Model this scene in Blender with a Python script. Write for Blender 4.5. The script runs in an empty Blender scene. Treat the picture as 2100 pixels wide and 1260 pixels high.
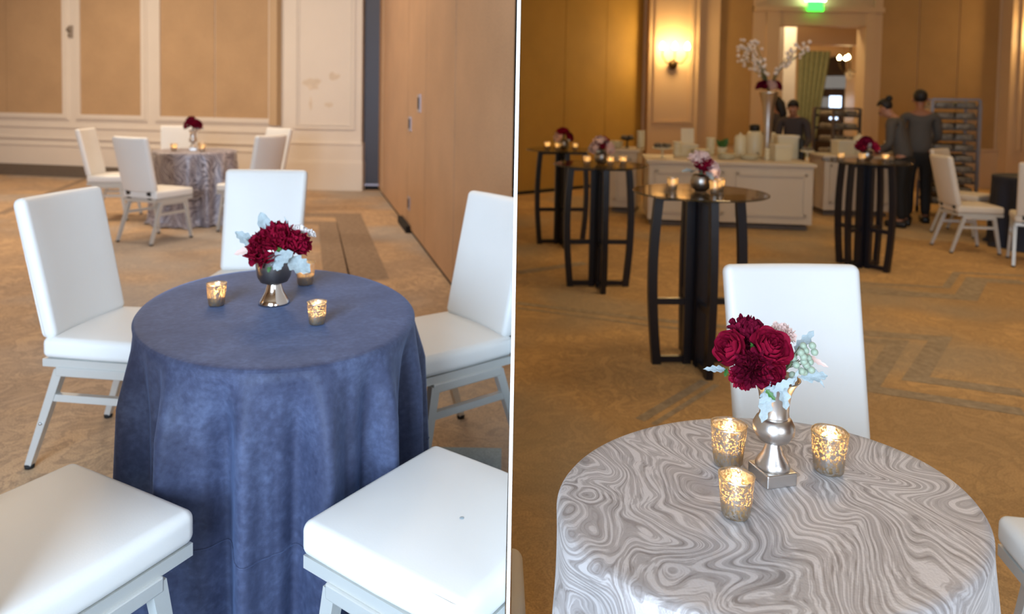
import bpy, bmesh, math, random
import numpy as np
from mathutils import Matrix, Vector, noise as mnoise

# ------------------------------------------------------------------ camera, world, large lights, exposure
SC = bpy.context.scene
COL = SC.collection
PI = math.pi
F, PITCH, ROLL, CX, CY, CH = 1450., math.radians(2.5), math.radians(-1.0), 1040., 270., 1.38
_g = np.array([math.sin(ROLL), -math.cos(ROLL) * math.cos(PITCH), -math.cos(ROLL) * math.sin(PITCH)])
_up = -_g
_fw = np.array([0, 0, -1.]); _fw = _fw - _up * (_fw @ _up); _fw /= np.linalg.norm(_fw)
CR = np.array([np.cross(_fw, _up), _fw, _up])
cam_d = bpy.data.cameras.new('camera')
cam = bpy.data.objects.new('camera', cam_d)
COL.objects.link(cam)
M4 = Matrix.Identity(4)
for i in range(3):
    for j in range(3):
        M4[i][j] = CR[i][j]
M4[2][3] = CH
cam.matrix_world = M4
cam_d.sensor_width = 36.0
cam_d.lens = F / 2100 * 36.0
cam_d.shift_x = (1050 - CX) / 2100
cam_d.shift_y = (CY - 630) / 2100
cam_d.clip_start = 0.02
cam_d.clip_end = 100
cam_d.dof.use_dof = True
cam_d.dof.focus_distance = 1.4
cam_d.dof.aperture_fstop = 3.2
cam_d.dof.aperture_blades = 0
SC.camera = cam
SC.view_settings.view_transform = 'Standard'
SC.view_settings.look = 'None'
SC.view_settings.gamma = 1.0
SC.view_settings.use_curve_mapping = False
SC.view_settings.exposure = 0.05
W = bpy.data.worlds.new('world')
SC.world = W
W.use_nodes = True
W.node_tree.nodes['Background'].inputs[0].default_value = (0.9, 0.8, 0.7, 1)
W.node_tree.nodes['Background'].inputs[1].default_value = 0.05

ZL, ZR = 0.0, -0.10          # floor heights of the two rooms
CEIL = 4.3


def area(name, loc, target, sx, sy, power, col):
    d = bpy.data.lights.new(name, 'AREA')
    d.shape = 'RECTANGLE'; d.size = sx; d.size_y = sy; d.energy = power; d.color = col
    o = bpy.data.objects.new(name, d); COL.objects.link(o)
    o.location = loc
    o.rotation_euler = (Vector(target) - Vector(loc)).to_track_quat('-Z', 'Y').to_euler()
    return o


WARM = (1.0, 0.80, 0.58)
DAY = (0.58, 0.77, 1.0)
# daylight through the tall left window behind the camera; the right one is added
area('window_daylight', (-1.4, -2.35, 1.75), (-1.2, 2.6, 0.5), 2.2, 2.2, 320, DAY)
area('window_daylight', (2.2, -2.35, 1.7), (1.0, 2.0, 0.5), 1.6, 1.8, 33, (0.80, 0.90, 1.0))  # unseen window light added to brighten the near silver table
# unseen warm area lights added under the left room's ceiling as soft fill
for x, y, p in ((-6.4, 8.4, 135), (-3.0, 7.6, 62), (-5.4, 5.6, 24), (-1.7, 6.2, 36)):
    area('ceiling_fill', (x, y, CEIL - 0.08), (x, y, 0), 0.9, 0.9, p, WARM)
# weaker warm fill lights, likewise added without fixtures, in the right room
for x, y, p in ((2.4, 4.4, 36), (5.4, 5.6, 36), (3.2, 9.6, 14), (6.6, 10.0, 14)):
    area('ceiling_fill', (x, y, CEIL - 0.08), (x, y, 0), 0.9, 0.9, p * 1.0, (1.0, 0.70, 0.36))


# ------------------------------------------------------------------ pixel helpers (photo frame 2100 x 1260)
def ray(x, y):
    return CR @ np.array([(x - CX) / F, -(y - CY) / F, -1.])


def at(x, y, z):
    r = ray(x, y); t = (z - CH) / r[2]
    return Vector((r[0] * t, r[1] * t, z))


def aty(x, y, Y):
    r = ray(x, y); t = Y / r[1]
    return Vector((r[0] * t, Y, CH + r[2] * t))


def onwall(x, y, a, d):
    """pixel -> (metres along the wall line from a in direction d, height)"""
    r = ray(x, y)
    m = np.array([[r[0], -d[0]], [r[1], -d[1]]])
    t, s = np.linalg.solve(m, np.array([a[0], a[1]]))
    return s, CH + r[2] * t


# ------------------------------------------------------------------ mesh helpers
class MB:
    def __init__(s):
        s.v, s.f = [], []

    def add(s, vs, fs):
        b = len(s.v)
        s.v += [tuple(p) for p in vs]
        s.f += [tuple(b + i for i in q) for q in fs]
        return s

    def box(s, c, size, m=None):
        x, y, z = size[0] / 2, size[1] / 2, size[2] / 2
        vs = [Vector((i, j, k)) for i in (-x, x) for j in (-y, y) for k in (-z, z)]
        if m is not None:
            vs = [m @ p for p in vs]
        vs = [p + Vector(c) for p in vs]
        return s.add(vs, [(0, 1, 3, 2), (4, 6, 7, 5), (0, 4, 5, 1), (2, 3, 7, 6), (0, 2, 6, 4), (1, 5, 7, 3)])

    def bar(s, p0, p1, w, t, side=(1, 0, 0), w1=None, t1=None):
        """square bar from p0 to p1; w along side, t across it"""
        p0, p1 = Vector(p0), Vector(p1)
        d = (p1 - p0).normalized()
        a = Vector(side); a = (a - d * a.dot(d)).normalized(); b = d.cross(a)
        w1 = w if w1 is None else w1; t1 = t if t1 is None else t1
        vs = []
        for p, ww, tt in ((p0, w, t), (p1, w1, t1)):
            for i, j in ((-1, -1), (1, -1), (1, 1), (-1, 1)):
                vs.append(p + a * (i * ww / 2) + b * (j * tt / 2))
        return s.add(vs, [(3, 2, 1, 0), (4, 5, 6, 7), (0, 1, 5, 4), (1, 2, 6, 5), (2, 3, 7, 6), (3, 0, 4, 7)])

    def tube(s, pts, rad, n=8, cap=True):
        pts = [Vector(p) for p in pts]
        if not hasattr(rad, '__len__'):
            rad = [rad] * len(pts)
        ref = Vector((0.31, 0.23, 0.92))
        rings = []
        for i, p in enumerate(pts):
            d = (pts[min(i + 1, len(pts) - 1)] - pts[max(i - 1, 0)]).normalized()
            a = ref - d * ref.dot(d)
            if a.length < 1e-3:
                a = Vector((1, 0, 0)) - d * d.x
            a.normalize(); b = d.cross(a)
            rings.append([p + (a * math.cos(2 * PI * k / n) + b * math.sin(2 * PI * k / n)) * rad[i] for k in range(n)])
        vs = [q for r in rings for q in r]
        fs = []
        for i in range(len(pts) - 1):
            for k in range(n):
                k2 = (k + 1) % n
                fs.append((i * n + k, i * n + k2, (i + 1) * n + k2, (i + 1) * n + k))
        if cap:
            fs.append(tuple(range(n - 1, -1, -1)))
            fs.append(tuple((len(pts) - 1) * n + k for k in range(n)))
        return s.add(vs, fs)

    def lathe(s, prof, n=24, c=(0, 0, 0), sx=1.0, sy=1.0):
        """prof: list of (r, z); r = 0 closes"""
        vs, idx = [], []
        for r, z in prof:
            if r < 1e-6:
                idx.append([len(vs)] * n); vs.append(Vector(c) + Vector((0, 0, z)))
            else:
                idx.append(list(range(len(vs), len(vs) + n)))
                vs += [Vector(c) + Vector((r * sx * math.cos(2 * PI * k / n), r * sy * math.sin(2 * PI * k / n), z)) for k in range(n)]
        fs = []
        for i in range(len(prof) - 1):
            for k in range(n):
                k2 = (k + 1) % n
                q = []
                for j in (idx[i][k], idx[i][k2], idx[i + 1][k2], idx[i + 1][k]):
                    if j not in q:
                        q.append(j)
                if len(q) > 2:
                    fs.append(tuple(q))
        return s.add(vs, fs)

    def prism(s, poly, z0, z1):
        n = len(poly)
        vs = [(p[0], p[1], z0) for p in poly] + [(p[0], p[1], z1) for p in poly]
        fs = [tuple(range(n - 1, -1, -1)), tuple(range(n, 2 * n))]
        fs += [(i, (i + 1) % n, n + (i + 1) % n, n + i) for i in range(n)]
        return s.add(vs, fs)

    def ball(s, c, r, nu=10, nv=7, sz=1.0):
        prof = [(r * math.sin(PI * i / nv), -r * sz * math.cos(PI * i / nv)) for i in range(nv + 1)]
        prof[0] = (0, -r * sz); prof[-1] = (0, r * sz)
        return s.lathe(prof, nu, c)

    def rbox(s, c, size, r, m=4, k=3, bulge=(0, 0, 0), mat=None, warp=None):
        """box with rounded edges; bulge swells each pair of faces"""
        h = [q / 2 for q in size]
        zone = [r * math.tan(PI / 4 * i / k) for i in range(k + 1)]

        def samples(a):
            inner = a - r
            lo = [-inner - q for q in reversed(zone)]
            mid = [-inner + 2 * inner * i / m for i in range(1, m)]
            return lo + mid + [inner + q for q in zone]
        key, vs, fs = {}, [], []
        for ax in range(3):
            o1, o2 = (ax + 1) % 3, (ax + 2) % 3
            s1, s2 = samples(h[o1]), samples(h[o2])
            for sg in (-1, 1):
                g = []
                for p in s1:
                    row = []
                    for q in s2:
                        P = [0, 0, 0]; P[ax] = sg * h[ax]; P[o1] = p; P[o2] = q
                        I = [max(-(h[i] - r), min(h[i] - r, P[i])) for i in range(3)]
                        D = Vector([P[i] - I[i] for i in range(3)])
                        if D.length > 0:
                            D = D.normalized() * r
                        Q = Vector(I) + D
                        B = [bulge[i] * (Q[i] / h[i]) * max(0, 1 - (Q[(i + 1) % 3] / h[(i + 1) % 3]) ** 2) * max(0, 1 - (Q[(i + 2) % 3] / h[(i + 2) % 3]) ** 2) for i in range(3)]
                        Q = Q + Vector(B)
                        kk = (round(P[0], 6), round(P[1], 6), round(P[2], 6))
                        if kk not in key:
                            key[kk] = len(vs); vs.append(Q)
                        row.append(key[kk])
                    g.append(row)
                for i in range(len(s1) - 1):
                    for j in range(len(s2) - 1):
                        q = (g[i][j], g[i + 1][j], g[i + 1][j + 1], g[i][j + 1])
                        fs.append(q if sg > 0 else q[::-1])
        if warp:
            vs = [Vector(warp(p)) for p in vs]
        if mat is not None:
            vs = [mat @ p for p in vs]
        vs = [p + Vector(c) for p in vs]
        return s.add(vs, fs)

    def grid(s, fn, nu, nv, closed_u=False):
        vs = [fn(i / (nu if closed_u else nu - 1), j / (nv - 1)) for j in range(nv) for i in range(nu)]
        fs = []
        for j in range(nv - 1):
            for i in range(nu if closed_u else nu - 1):
                i2 = (i + 1) % nu
                fs.append((j * nu + i, j * nu + i2, (j + 1) * nu + i2, (j + 1) * nu + i))
        return s.add(vs, fs)

    def xform(s, m):
        s.v = [tuple(m @ Vector(p)) for p in s.v]
        return s

    def mesh(s, name, smooth=False):
        me = bpy.data.meshes.new(name)
        me.from_pydata(s.v, [], s.f)
        me.update()
        if smooth:
            me.polygons.foreach_set('use_smooth', [True] * len(me.polygons))
        return me

    def build(s, name, mat, parent=None, smooth=False, **kw):
        return obj(name, s.mesh(name, smooth), mat, parent, **kw)


def obj(name, me, mat, parent=None, loc=None, rotz=None, label=None, cat=None, group=None, kind=None):
    if mat is not None and len(me.materials) == 0:
        me.materials.append(mat)
    o = bpy.data.objects.new(name, me)
    COL.objects.link(o)
    o.parent = parent
    if loc is not None:
        o.location = loc
    if rotz is not None:
        o.rotation_euler = (0, 0, rotz)
    tag(o, label, cat, group, kind)
    return o


def tag(o, label=None, cat=None, group=None, kind=None):
    if label: o['label'] = label
    if cat: o['category'] = cat
    if group: o['group'] = group
    if kind: o['kind'] = kind
    return o


def thing(name, label, cat, loc=(0, 0, 0), rotz=0.0, group=None):
    o = bpy.data.objects.new(name, None)
    o.empty_display_size = 0.05
    COL.objects.link(o)
    o.location = loc
    o.rotation_euler = (0, 0, rotz)
    return tag(o, label, cat, group)


def copy_tree(o, parent=None):
    c = o.copy(); COL.objects.link(c); c.parent = parent
    for ch in list(o.children):
        copy_tree(ch, c)
    return c


def dup(o, loc, rotz, label, group=None):
    c = copy_tree(o)
    c.location = loc; c.rotation_euler = (0, 0, rotz)
    c['label'] = label
    if group: c['group'] = group
    return c


# ------------------------------------------------------------------ materials
def lin(h):
    h = h.lstrip('#')
    c = [int(h[i:i + 2], 16) / 255 for i in (0, 2, 4)]
    return tuple(x / 12.92 if x <= 0.04045 else ((x + 0.055) / 1.055) ** 2.4 for x in c) + (1.0,)


def new_mat(name):
    m = bpy.data.materials.new(name)
    m.use_nodes = True
    nt = m.node_tree
    b = nt.nodes['Principled BSDF']
    return m, nt, b


def N(nt, t, **kw):
    n = nt.nodes.new(t)
    for k, v in kw.items():
        if k.startswith('i_'):
            n.inputs[k[2:].replace('_', ' ')].default_value = v
        else:
            setattr(n, k, v)
    return n


def coords(nt, scale=(1, 1, 1), kind='Object'):
    tc = N(nt, 'ShaderNodeTexCoord'); mp = N(nt, 'ShaderNodeMapping')
    mp.inputs['Scale'].default_value = scale
    nt.links.new(tc.outputs[kind], mp.inputs['Vector'])
    return mp.outputs['Vector']


def ramp(nt, src, stops):
    r = N(nt, 'ShaderNodeValToRGB')
    e = r.color_ramp.elements
    while len(e) < len(stops):
        e.new(0.5)
    for el, (p, c) in zip(e, stops):
        el.position = p; el.color = c
    nt.links.new(src, r.inputs['Fac'])
    return r.outputs['Color']


def plain(name, col, rough=0.5, metal=0.0, var=0.0, scale=6.0, bump=0.0, bscale=80.0, spec=0.5, sheen=0.0, coat=0.0, stretch=(1, 1, 1)):
    """base colour with optional mottling and fine relief"""
    m, nt, b = new_mat(name)
    c = lin(col)
    b.inputs['Roughness'].default_value = rough
    b.inputs['Metallic'].default_value = metal
    b.inputs['Specular IOR Level'].default_value = spec
    b.inputs['Coat Weight'].default_value = coat
    if sheen:
        b.inputs['Sheen Weight'].default_value = sheen
        b.inputs['Sheen Roughness'].default_value = 0.4
    b.inputs['Base Color'].default_value = c
    v = coords(nt, stretch)
    if var:
        n = N(nt, 'ShaderNodeTexNoise', i_Scale=scale, i_Detail=5.0, i_Roughness=0.6)
        nt.links.new(v, n.inputs['Vector'])
        lo = tuple(x * (1 - var) for x in c[:3]) + (1,)
        hi = tuple(min(1, x * (1 + var)) for x in c[:3]) + (1,)
        nt.links.new(ramp(nt, n.outputs['Fac'], [(0.3, lo), (0.7, hi)]), b.inputs['Base Color'])
    if bump:
        n2 = N(nt, 'ShaderNodeTexNoise', i_Scale=bscale, i_Detail=3.0)
        nt.links.new(v, n2.inputs['Vector'])
        bp = N(nt, 'ShaderNodeBump', i_Strength=bump, i_Distance=0.004)
        nt.links.new(n2.outputs['Fac'], bp.inputs['Height'])
        nt.links.new(bp.outputs['Normal'], b.inputs['Normal'])
    return m


def emit(name, col, strength):
    m, nt, b = new_mat(name)
    b.inputs['Base Color'].default_value = (0, 0, 0, 1)
    b.inputs['Emission Color'].default_value = lin(col)
    b.inputs['Emission Strength'].default_value = strength
    return m


M = {}
M['vinyl'] = plain('white_vinyl', '#e9e8e4', 0.42, bump=0.04, bscale=260, var=0.015, scale=3)
M['shaded_vinyl'] = plain('cream_shaded_vinyl', '#d9cdbb', 0.6, bump=0.08, bscale=300)  # darker, warmer copy of the white vinyl with shade put into the colour
M['chair_metal'] = plain('silver_painted_steel', '#cfcfca', 0.34, 0.35, bump=0.05, bscale=500)
M['black_rubber'] = plain('black_rubber', '#141414', 0.7)
M['chrome'] = plain('chrome', '#c9c9c9', 0.15, 1.0)
M['white_paint'] = plain('white_paint', '#e6dccf', 0.3, var=0.02, scale=2, bump=0.02, bscale=60)
M['divider_white'] = plain('bright_white_paint', '#f6f6f4', 0.5)
M['baseboard'] = plain('taupe_baseboard', '#6f6357', 0.6, var=0.08, scale=20)
M['slot_grey'] = plain('charcoal_metal', '#4a4a52', 0.45, 0.2)
M['slot_black'] = plain('black_shadow_gap', '#101014', 0.8)
M['alu'] = plain('aluminium_trim', '#b7b6c4', 0.35, 0.6)
M['seal'] = plain('black_felt', '#1c1815', 0.9)
M['plate'] = plain('grey_plastic_plate', '#9f9183', 0.5)
M['stain'] = plain('scuffed_paint', '#dccbb5', 0.5, var=0.1, scale=8)
M['wood'] = plain('black_stained_wood', '#15131a', 0.34, var=0.35, scale=4, stretch=(1, 1, 0.15), spec=0.5)
M['pewter'] = plain('dark_pewter', '#a8a19a', 0.32, 1.0, bump=0.06, bscale=600)
M['silver'] = plain('brushed_silver', '#d6d0ca', 0.33, 1.0, bump=0.05, bscale=120, stretch=(1, 1, 6))
M['polish'] = plain('polished_silver', '#cfc6bd', 0.1, 1.0)
M['rose'] = plain('burgundy_petal', '#8a0a2c', 0.7, var=0.3, scale=3, spec=0.15)
M['carn'] = plain('dark_burgundy_petal', '#6a0826', 0.75, var=0.35, scale=4, spec=0.12)
M['blush'] = plain('blush_petal', '#e9c9bd', 0.6, var=0.08, scale=3)
M['white_petal'] = plain('white_petal', '#efe7e2', 0.6, var=0.05, scale=30)
M['miller'] = plain('dusty_miller_leaf', '#a2aeb0', 0.8, var=0.2, scale=60, bump=0.35, bscale=260)
M['leaf'] = plain('green_leaf', '#3c6a2c', 0.5, var=0.2, scale=40)
M['berry'] = plain('pale_green_berry', '#9fae98', 0.5, var=0.12, scale=90, sheen=0.3)
M['stem'] = plain('green_stem', '#6b7350', 0.6)
M['wax'] = plain('candle_wax', '#fff0cf', 0.5)
M['flame'] = emit('candle_flame', '#ffd08a', 110)
M['wick'] = plain('wick', '#1a120a', 0.9)
M['bulb'] = emit('warm_bulb', '#ffdf9f', 40)
M['bronze'] = plain('aged_bronze', '#4b3b22', 0.4, 0.8)
M['cream_paint'] = plain('cream_paint', '#c9ab86', 0.5, var=0.02, scale=2)
M['counter'] = plain('white_buffet_panel', '#cfc1ad', 0.55, var=0.02, scale=2)
M['porcelain'] = plain('cream_porcelain', '#ded4b4', 0.35)
M['card'] = plain('white_card', '#e2d8bf', 0.7)
M['dark'] = plain('dark_lid', '#15130f', 0.5)
M['steel'] = plain('rack_steel', '#857d7b', 0.35, 0.8)
M['curtain'] = plain('green_curtain', '#7b8060', 0.8, var=0.15, scale=10)
M['dark_wood'] = plain('dark_wood_frame', '#241611', 0.45, var=0.2, scale=5)
M['pane'] = emit('daylit_pane', '#cfe4ff', 3.2)
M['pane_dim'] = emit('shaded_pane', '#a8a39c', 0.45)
M['skin'] = plain('skin', '#8d5b40', 0.55)
M['skin2'] = plain('skin_light', '#a8765a', 0.55)
M['hair'] = plain('dark_hair', '#120c09', 0.6)
M['shirt'] = plain('grey_shirt', '#4d4843', 0.8, var=0.1, scale=8)
M['black_cloth'] = plain('black_cloth', '#0f0e0f', 0.8)
M['uniform'] = plain('dark_uniform', '#3a3232', 0.8)
M['eye'] = plain('eye', '#1a1210', 0.3)
M['shoe'] = plain('black_shoe', '#0c0b0b', 0.4)
M['food'] = plain('wrapped_food', '#6f6557', 0.4, var=0.6, scale=14)
M['tray'] = plain('steel_tray', '#4a423a', 0.4, 0.5)
M['dial'] = plain('grey_dial', '#857767', 0.5)
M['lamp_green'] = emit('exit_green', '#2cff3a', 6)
M['lamp_white'] = emit('exit_white', '#d8ffd8', 9)
M['ceiling'] = plain('ceiling_paint', '#d9c9b2', 0.8)
M['smudge'] = plain('grease_mark', '#9fb0b8', 0.4)


def mat_fabric(name, col, warm=0.12, rough=0.75):
    m, nt, b = new_mat(name)
    c = lin(col)
    v = coords(nt, (1, 1, 1))
    n = N(nt, 'ShaderNodeTexNoise', i_Scale=2.2, i_Detail=4.0); nt.links.new(v, n.inputs['Vector'])
    v2 = coords(nt, (40, 40, 260))
    n2 = N(nt, 'ShaderNodeTexNoise', i_Scale=1.0, i_Detail=2.0); nt.links.new(v2, n2.inputs['Vector'])
    mx = N(nt, 'ShaderNodeMix', data_type='FLOAT'); mx.inputs[0].default_value = 0.55
    nt.links.new(n.outputs['Fac'], mx.inputs[2]); nt.links.new(n2.outputs['Fac'], mx.inputs[3])
    lo = tuple(x * (1 - warm) for x in c[:3]) + (1,); hi = tuple(x * (1 + warm) for x in c[:3]) + (1,)
    nt.links.new(ramp(nt, mx.outputs[0], [(0.32, lo), (0.68, hi)]), b.inputs['Base Color'])
    bp = N(nt, 'ShaderNodeBump', i_Strength=0.25, i_Distance=0.003)
    nt.links.new(n2.outputs['Fac'], bp.inputs['Height']); nt.links.new(bp.outputs['Normal'], b.inputs['Normal'])
    b.inputs['Roughness'].default_value = rough
    return m


M['fabric'] = mat_fabric('wall_fabric', '#bd9c76')
M['airwall'] = mat_fabric('folding_wall_fabric', '#bb9470', 0.16, 0.45)
M['gold'] = mat_fabric('gold_wall_fabric', '#b08a3e')
M['gold2'] = mat_fabric('tan_wall_fabric', '#aa8550')


def mat_carpet(name, a, b_, c_, blue):
    m, nt, b = new_mat(name)
    v = coords(nt)
    big = N(nt, 'ShaderNodeTexNoise', i_Scale=0.9, i_Detail=3.0, i_Distortion=1.2); nt.links.new(v, big.inputs['Vector'])
    vine = N(nt, 'ShaderNodeTexNoise', i_Scale=5.0, i_Detail=6.0, i_Distortion=2.2, i_Roughness=0.62); nt.links.new(v, vine.inputs['Vector'])
    fine = N(nt, 'ShaderNodeTexNoise', i_Scale=160.0, i_Detail=2.0); nt.links.new(v, fine.inputs['Vector'])
    base = ramp(nt, big.outputs['Fac'], [(0.38, lin(a)), (0.62, lin(b_))])
    mask = ramp(nt, vine.outputs['Fac'], [(0.44, (0, 0, 0, 1)), (0.5, (1, 1, 1, 1)), (0.56, (0.15, 0.15, 0.15, 1)), (0.66, (0.8, 0.8, 0.8, 1))])
    mx = N(nt, 'ShaderNodeMix', data_type='RGBA'); nt.links.new(base, mx.inputs[6]); mx.inputs[7].default_value = lin(c_)
    ml = N(nt, 'ShaderNodeMath', operation='MULTIPLY'); nt.links.new(mask, ml.inputs[0]); ml.inputs[1].default_value = 0.6
    nt.links.new(ml.outputs[0], mx.inputs[0])
    n3 = N(nt, 'ShaderNodeTexNoise', i_Scale=0.55, i_Detail=2.0); nt.links.new(v, n3.inputs['Vector'])
    mk = ramp(nt, n3.outputs['Fac'], [(0.48, (0, 0, 0, 1)), (0.6, (0.55, 0.55, 0.55, 1))])
    m2 = N(nt, 'ShaderNodeMix', data_type='RGBA'); nt.links.new(mk, m2.inputs[0]); nt.links.new(mx.outputs[2], m2.inputs[6]); m2.inputs[7].default_value = lin(blue)
    m3 = N(nt, 'ShaderNodeMix', data_type='RGBA', blend_type='MULTIPLY'); m3.inputs[0].default_value = 0.5
    nt.links.new(m2.outputs[2], m3.inputs[6])
    nt.links.new(ramp(nt, fine.outputs['Fac'], [(0.3, (0.55, 0.55, 0.55, 1)), (0.7, (1.25, 1.25, 1.25, 1))]), m3.inputs[7])
    nt.links.new(m3.outputs[2], b.inputs['Base Color'])
    bp = N(nt, 'ShaderNodeBump', i_Strength=0.5, i_Distance=0.004); nt.links.new(fine.outputs['Fac'], bp.inputs['Height'])
    nt.links.new(bp.outputs['Normal'], b.inputs['Normal'])
    b.inputs['Roughness'].default_value = 0.95; b.inputs['Specular IOR Level'].default_value = 0.1
    return m


M['carpet_l'] = mat_carpet('carpet_beige_vine', '#cfae8a', '#b79d83', '#8f7b68', '#a3a5a6')
M['carpet_r'] = mat_carpet('carpet_gold_vine', '#dcb27a', '#c39f70', '#a5875f', '#a89f8c')
M['band'] = plain('carpet_band_taupe', '#927f6d', 0.95, var=0.25, scale=25, spec=0.1)
M['band_r'] = plain('carpet_band_grey', '#a6947a', 0.95, var=0.25, scale=25, spec=0.1)


def mat_marble_cloth(name, light, mid, dark_, sc=1.0):
    m, nt, b = new_mat(name)
    v = coords(nt, (sc, sc, sc))
    n = N(nt, 'ShaderNodeTexNoise', i_Scale=3.6, i_Detail=1.5, i_Roughness=0.4, i_Distortion=1.2); nt.links.new(v, n.inputs['Vector'])
    # warp coordinates strongly so the fine bands swirl round each other
    sub = N(nt, 'ShaderNodeVectorMath', operation='SUBTRACT'); nt.links.new(n.outputs['Color'], sub.inputs[0]); sub.inputs[1].default_value = (0.5, 0.5, 0.5)
    scl = N(nt, 'ShaderNodeVectorMath', operation='SCALE'); nt.links.new(sub.outputs[0], scl.inputs[0]); scl.inputs['Scale'].default_value = 0.42
    ad = N(nt, 'ShaderNodeVectorMath', operation='ADD'); nt.links.new(v, ad.inputs[0]); nt.links.new(scl.outputs[0], ad.inputs[1])
    def streak(scale, rot, det):
        mp = N(nt, 'ShaderNodeMapping'); mp.inputs['Scale'].default_value = scale; mp.inputs['Rotation'].default_value = (0, 0, rot)
        nt.links.new(ad.outputs[0], mp.inputs['Vector'])
        n_ = N(nt, 'ShaderNodeTexNoise', i_Scale=1.0, i_Detail=det, i_Roughness=0.6, i_Distortion=0.4)
        nt.links.new(mp.outputs['Vector'], n_.inputs['Vector'])
        return n_
    s1 = streak((240, 11, 11), 0.5, 4.0)
    s2 = streak((75, 5, 5), 0.5, 4.0)
    w = N(nt, 'ShaderNodeTexWave', wave_type='BANDS', bands_direction='X', i_Scale=16.0, i_Distortion=6.0, i_Detail=2.0)
    w.inputs['Detail Scale'].default_value = 0.6
    nt.links.new(ad.outputs[0], w.inputs['Vector'])
    m0 = N(nt, 'ShaderNodeMix', data_type='FLOAT'); m0.inputs[0].default_value = 0.5
    nt.links.new(s1.outputs['Fac'], m0.inputs[2]); nt.links.new(s2.outputs['Fac'], m0.inputs[3])
    mx = N(nt, 'ShaderNodeMix', data_type='FLOAT'); mx.inputs[0].default_value = 0.10
    nt.links.new(m0.outputs[0], mx.inputs[2]); nt.links.new(w.outputs['Fac'], mx.inputs[3])
    col = ramp(nt, mx.outputs[0], [(0.38, lin(dark_)), (0.46, lin(mid)), (0.50, lin(mid)), (0.55, lin(light)), (0.7, lin(light))])
    nt.links.new(col, b.inputs['Base Color'])
    fine = N(nt, 'ShaderNodeTexNoise', i_Scale=240.0, i_Detail=2.0); nt.links.new(v, fine.inputs['Vector'])
    am = N(nt, 'ShaderNodeMath', operation='ADD'); nt.links.new(m0.outputs[0], am.inputs[0]); nt.links.new(fine.outputs['Fac'], am.inputs[1])
    bp = N(nt, 'ShaderNodeBump', i_Strength=0.35, i_Distance=0.002); nt.links.new(am.outputs[0], bp.inputs['Height'])
    nt.links.new(bp.outputs['Normal'], b.inputs['Normal'])
    b.inputs['Roughness'].default_value = 0.42
    b.inputs['Metallic'].default_value = 0.15
    b.inputs['Sheen Weight'].default_value = 0.25
    return m


M['marble_far'] = mat_marble_cloth('grey_marbled_satin', '#c3bdc4', '#857f88', '#57525a', 0.75)
M['marble'] = mat_marble_cloth('silver_marbled_satin', '#cbc4c1', '#a79e9a', '#80756f')


def mat_velvet():
    m, nt, b = new_mat('navy_velvet')
    v = coords(nt)
    n = N(nt, 'ShaderNodeTexNoise', i_Scale=6.0, i_Detail=7.0, i_Roughness=0.65, i_Distortion=0.6); nt.links.new(v, n.inputs['Vector'])
    n2 = N(nt, 'ShaderNodeTexNoise', i_Scale=70.0, i_Detail=4.0); nt.links.new(v, n2.inputs['Vector'])
    mx = N(nt, 'ShaderNodeMix', data_type='FLOAT'); mx.inputs[0].default_value = 0.35
    nt.links.new(n.outputs['Fac'], mx.inputs[2]); nt.links.new(n2.outputs['Fac'], mx.inputs[3])
    nt.links.new(ramp(nt, mx.outputs[0], [(0.3, lin('#292e45')), (0.5, lin('#3f4660')), (0.7, lin('#56617f'))]), b.inputs['Base Color'])
    bp = N(nt, 'ShaderNodeBump', i_Strength=0.15, i_Distance=0.003); nt.links.new(mx.outputs[0], bp.inputs['Height'])
    nt.links.new(bp.outputs['Normal'], b.inputs['Normal'])
    b.inputs['Roughness'].default_value = 0.6
    b.inputs['Specular IOR Level'].default_value = 0.3
    b.inputs['Sheen Weight'].default_value = 0.5
    b.inputs['Sheen Roughness'].default_value = 0.35
    b.inputs['Sheen Tint'].default_value = lin('#86a8e0')
    return m


M['velvet'] = mat_velvet()
M['velvet_dark'] = plain('navy_cloth', '#20222f', 0.8, var=0.2, scale=6)


def mat_mercury():
    """silvered glass with worn clear specks"""
    m, nt, b = new_mat('mercury_glass')
    v = coords(nt)
    n = N(nt, 'ShaderNodeTexNoise', i_Scale=250.0, i_Detail=5.0, i_Roughness=0.75); nt.links.new(v, n.inputs['Vector'])
    mask = ramp(nt, n.outputs['Fac'], [(0.49, (0.0, 0.0, 0.0, 1)), (0.54, (1, 1, 1, 1))])
    b.inputs['Base Color'].default_value = lin('#cfc8be'); b.inputs['Metallic'].default_value = 0.95; b.inputs['Roughness'].default_value = 0.32
    tl = N(nt, 'ShaderNodeBsdfTranslucent'); tl.inputs['Color'].default_value = lin('#fff0d6')
    tr = N(nt, 'ShaderNodeBsdfTransparent'); tr.inputs['Color'].default_value = lin('#fff1d8')
    m1 = N(nt, 'ShaderNodeMixShader'); m1.inputs[0].default_value = 0.3
    nt.links.new(tl.outputs[0], m1.inputs[1]); nt.links.new(tr.outputs[0], m1.inputs[2])
    m2 = N(nt, 'ShaderNodeMixShader'); nt.links.new(mask, m2.inputs[0])
    nt.links.new(b.outputs[0], m2.inputs[1]); nt.links.new(m1.outputs[0], m2.inputs[2])
    nt.links.new(m2.outputs[0], nt.nodes['Material Output'].inputs['Surface'])
    return m


M['mercury'] = mat_mercury()


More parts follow.
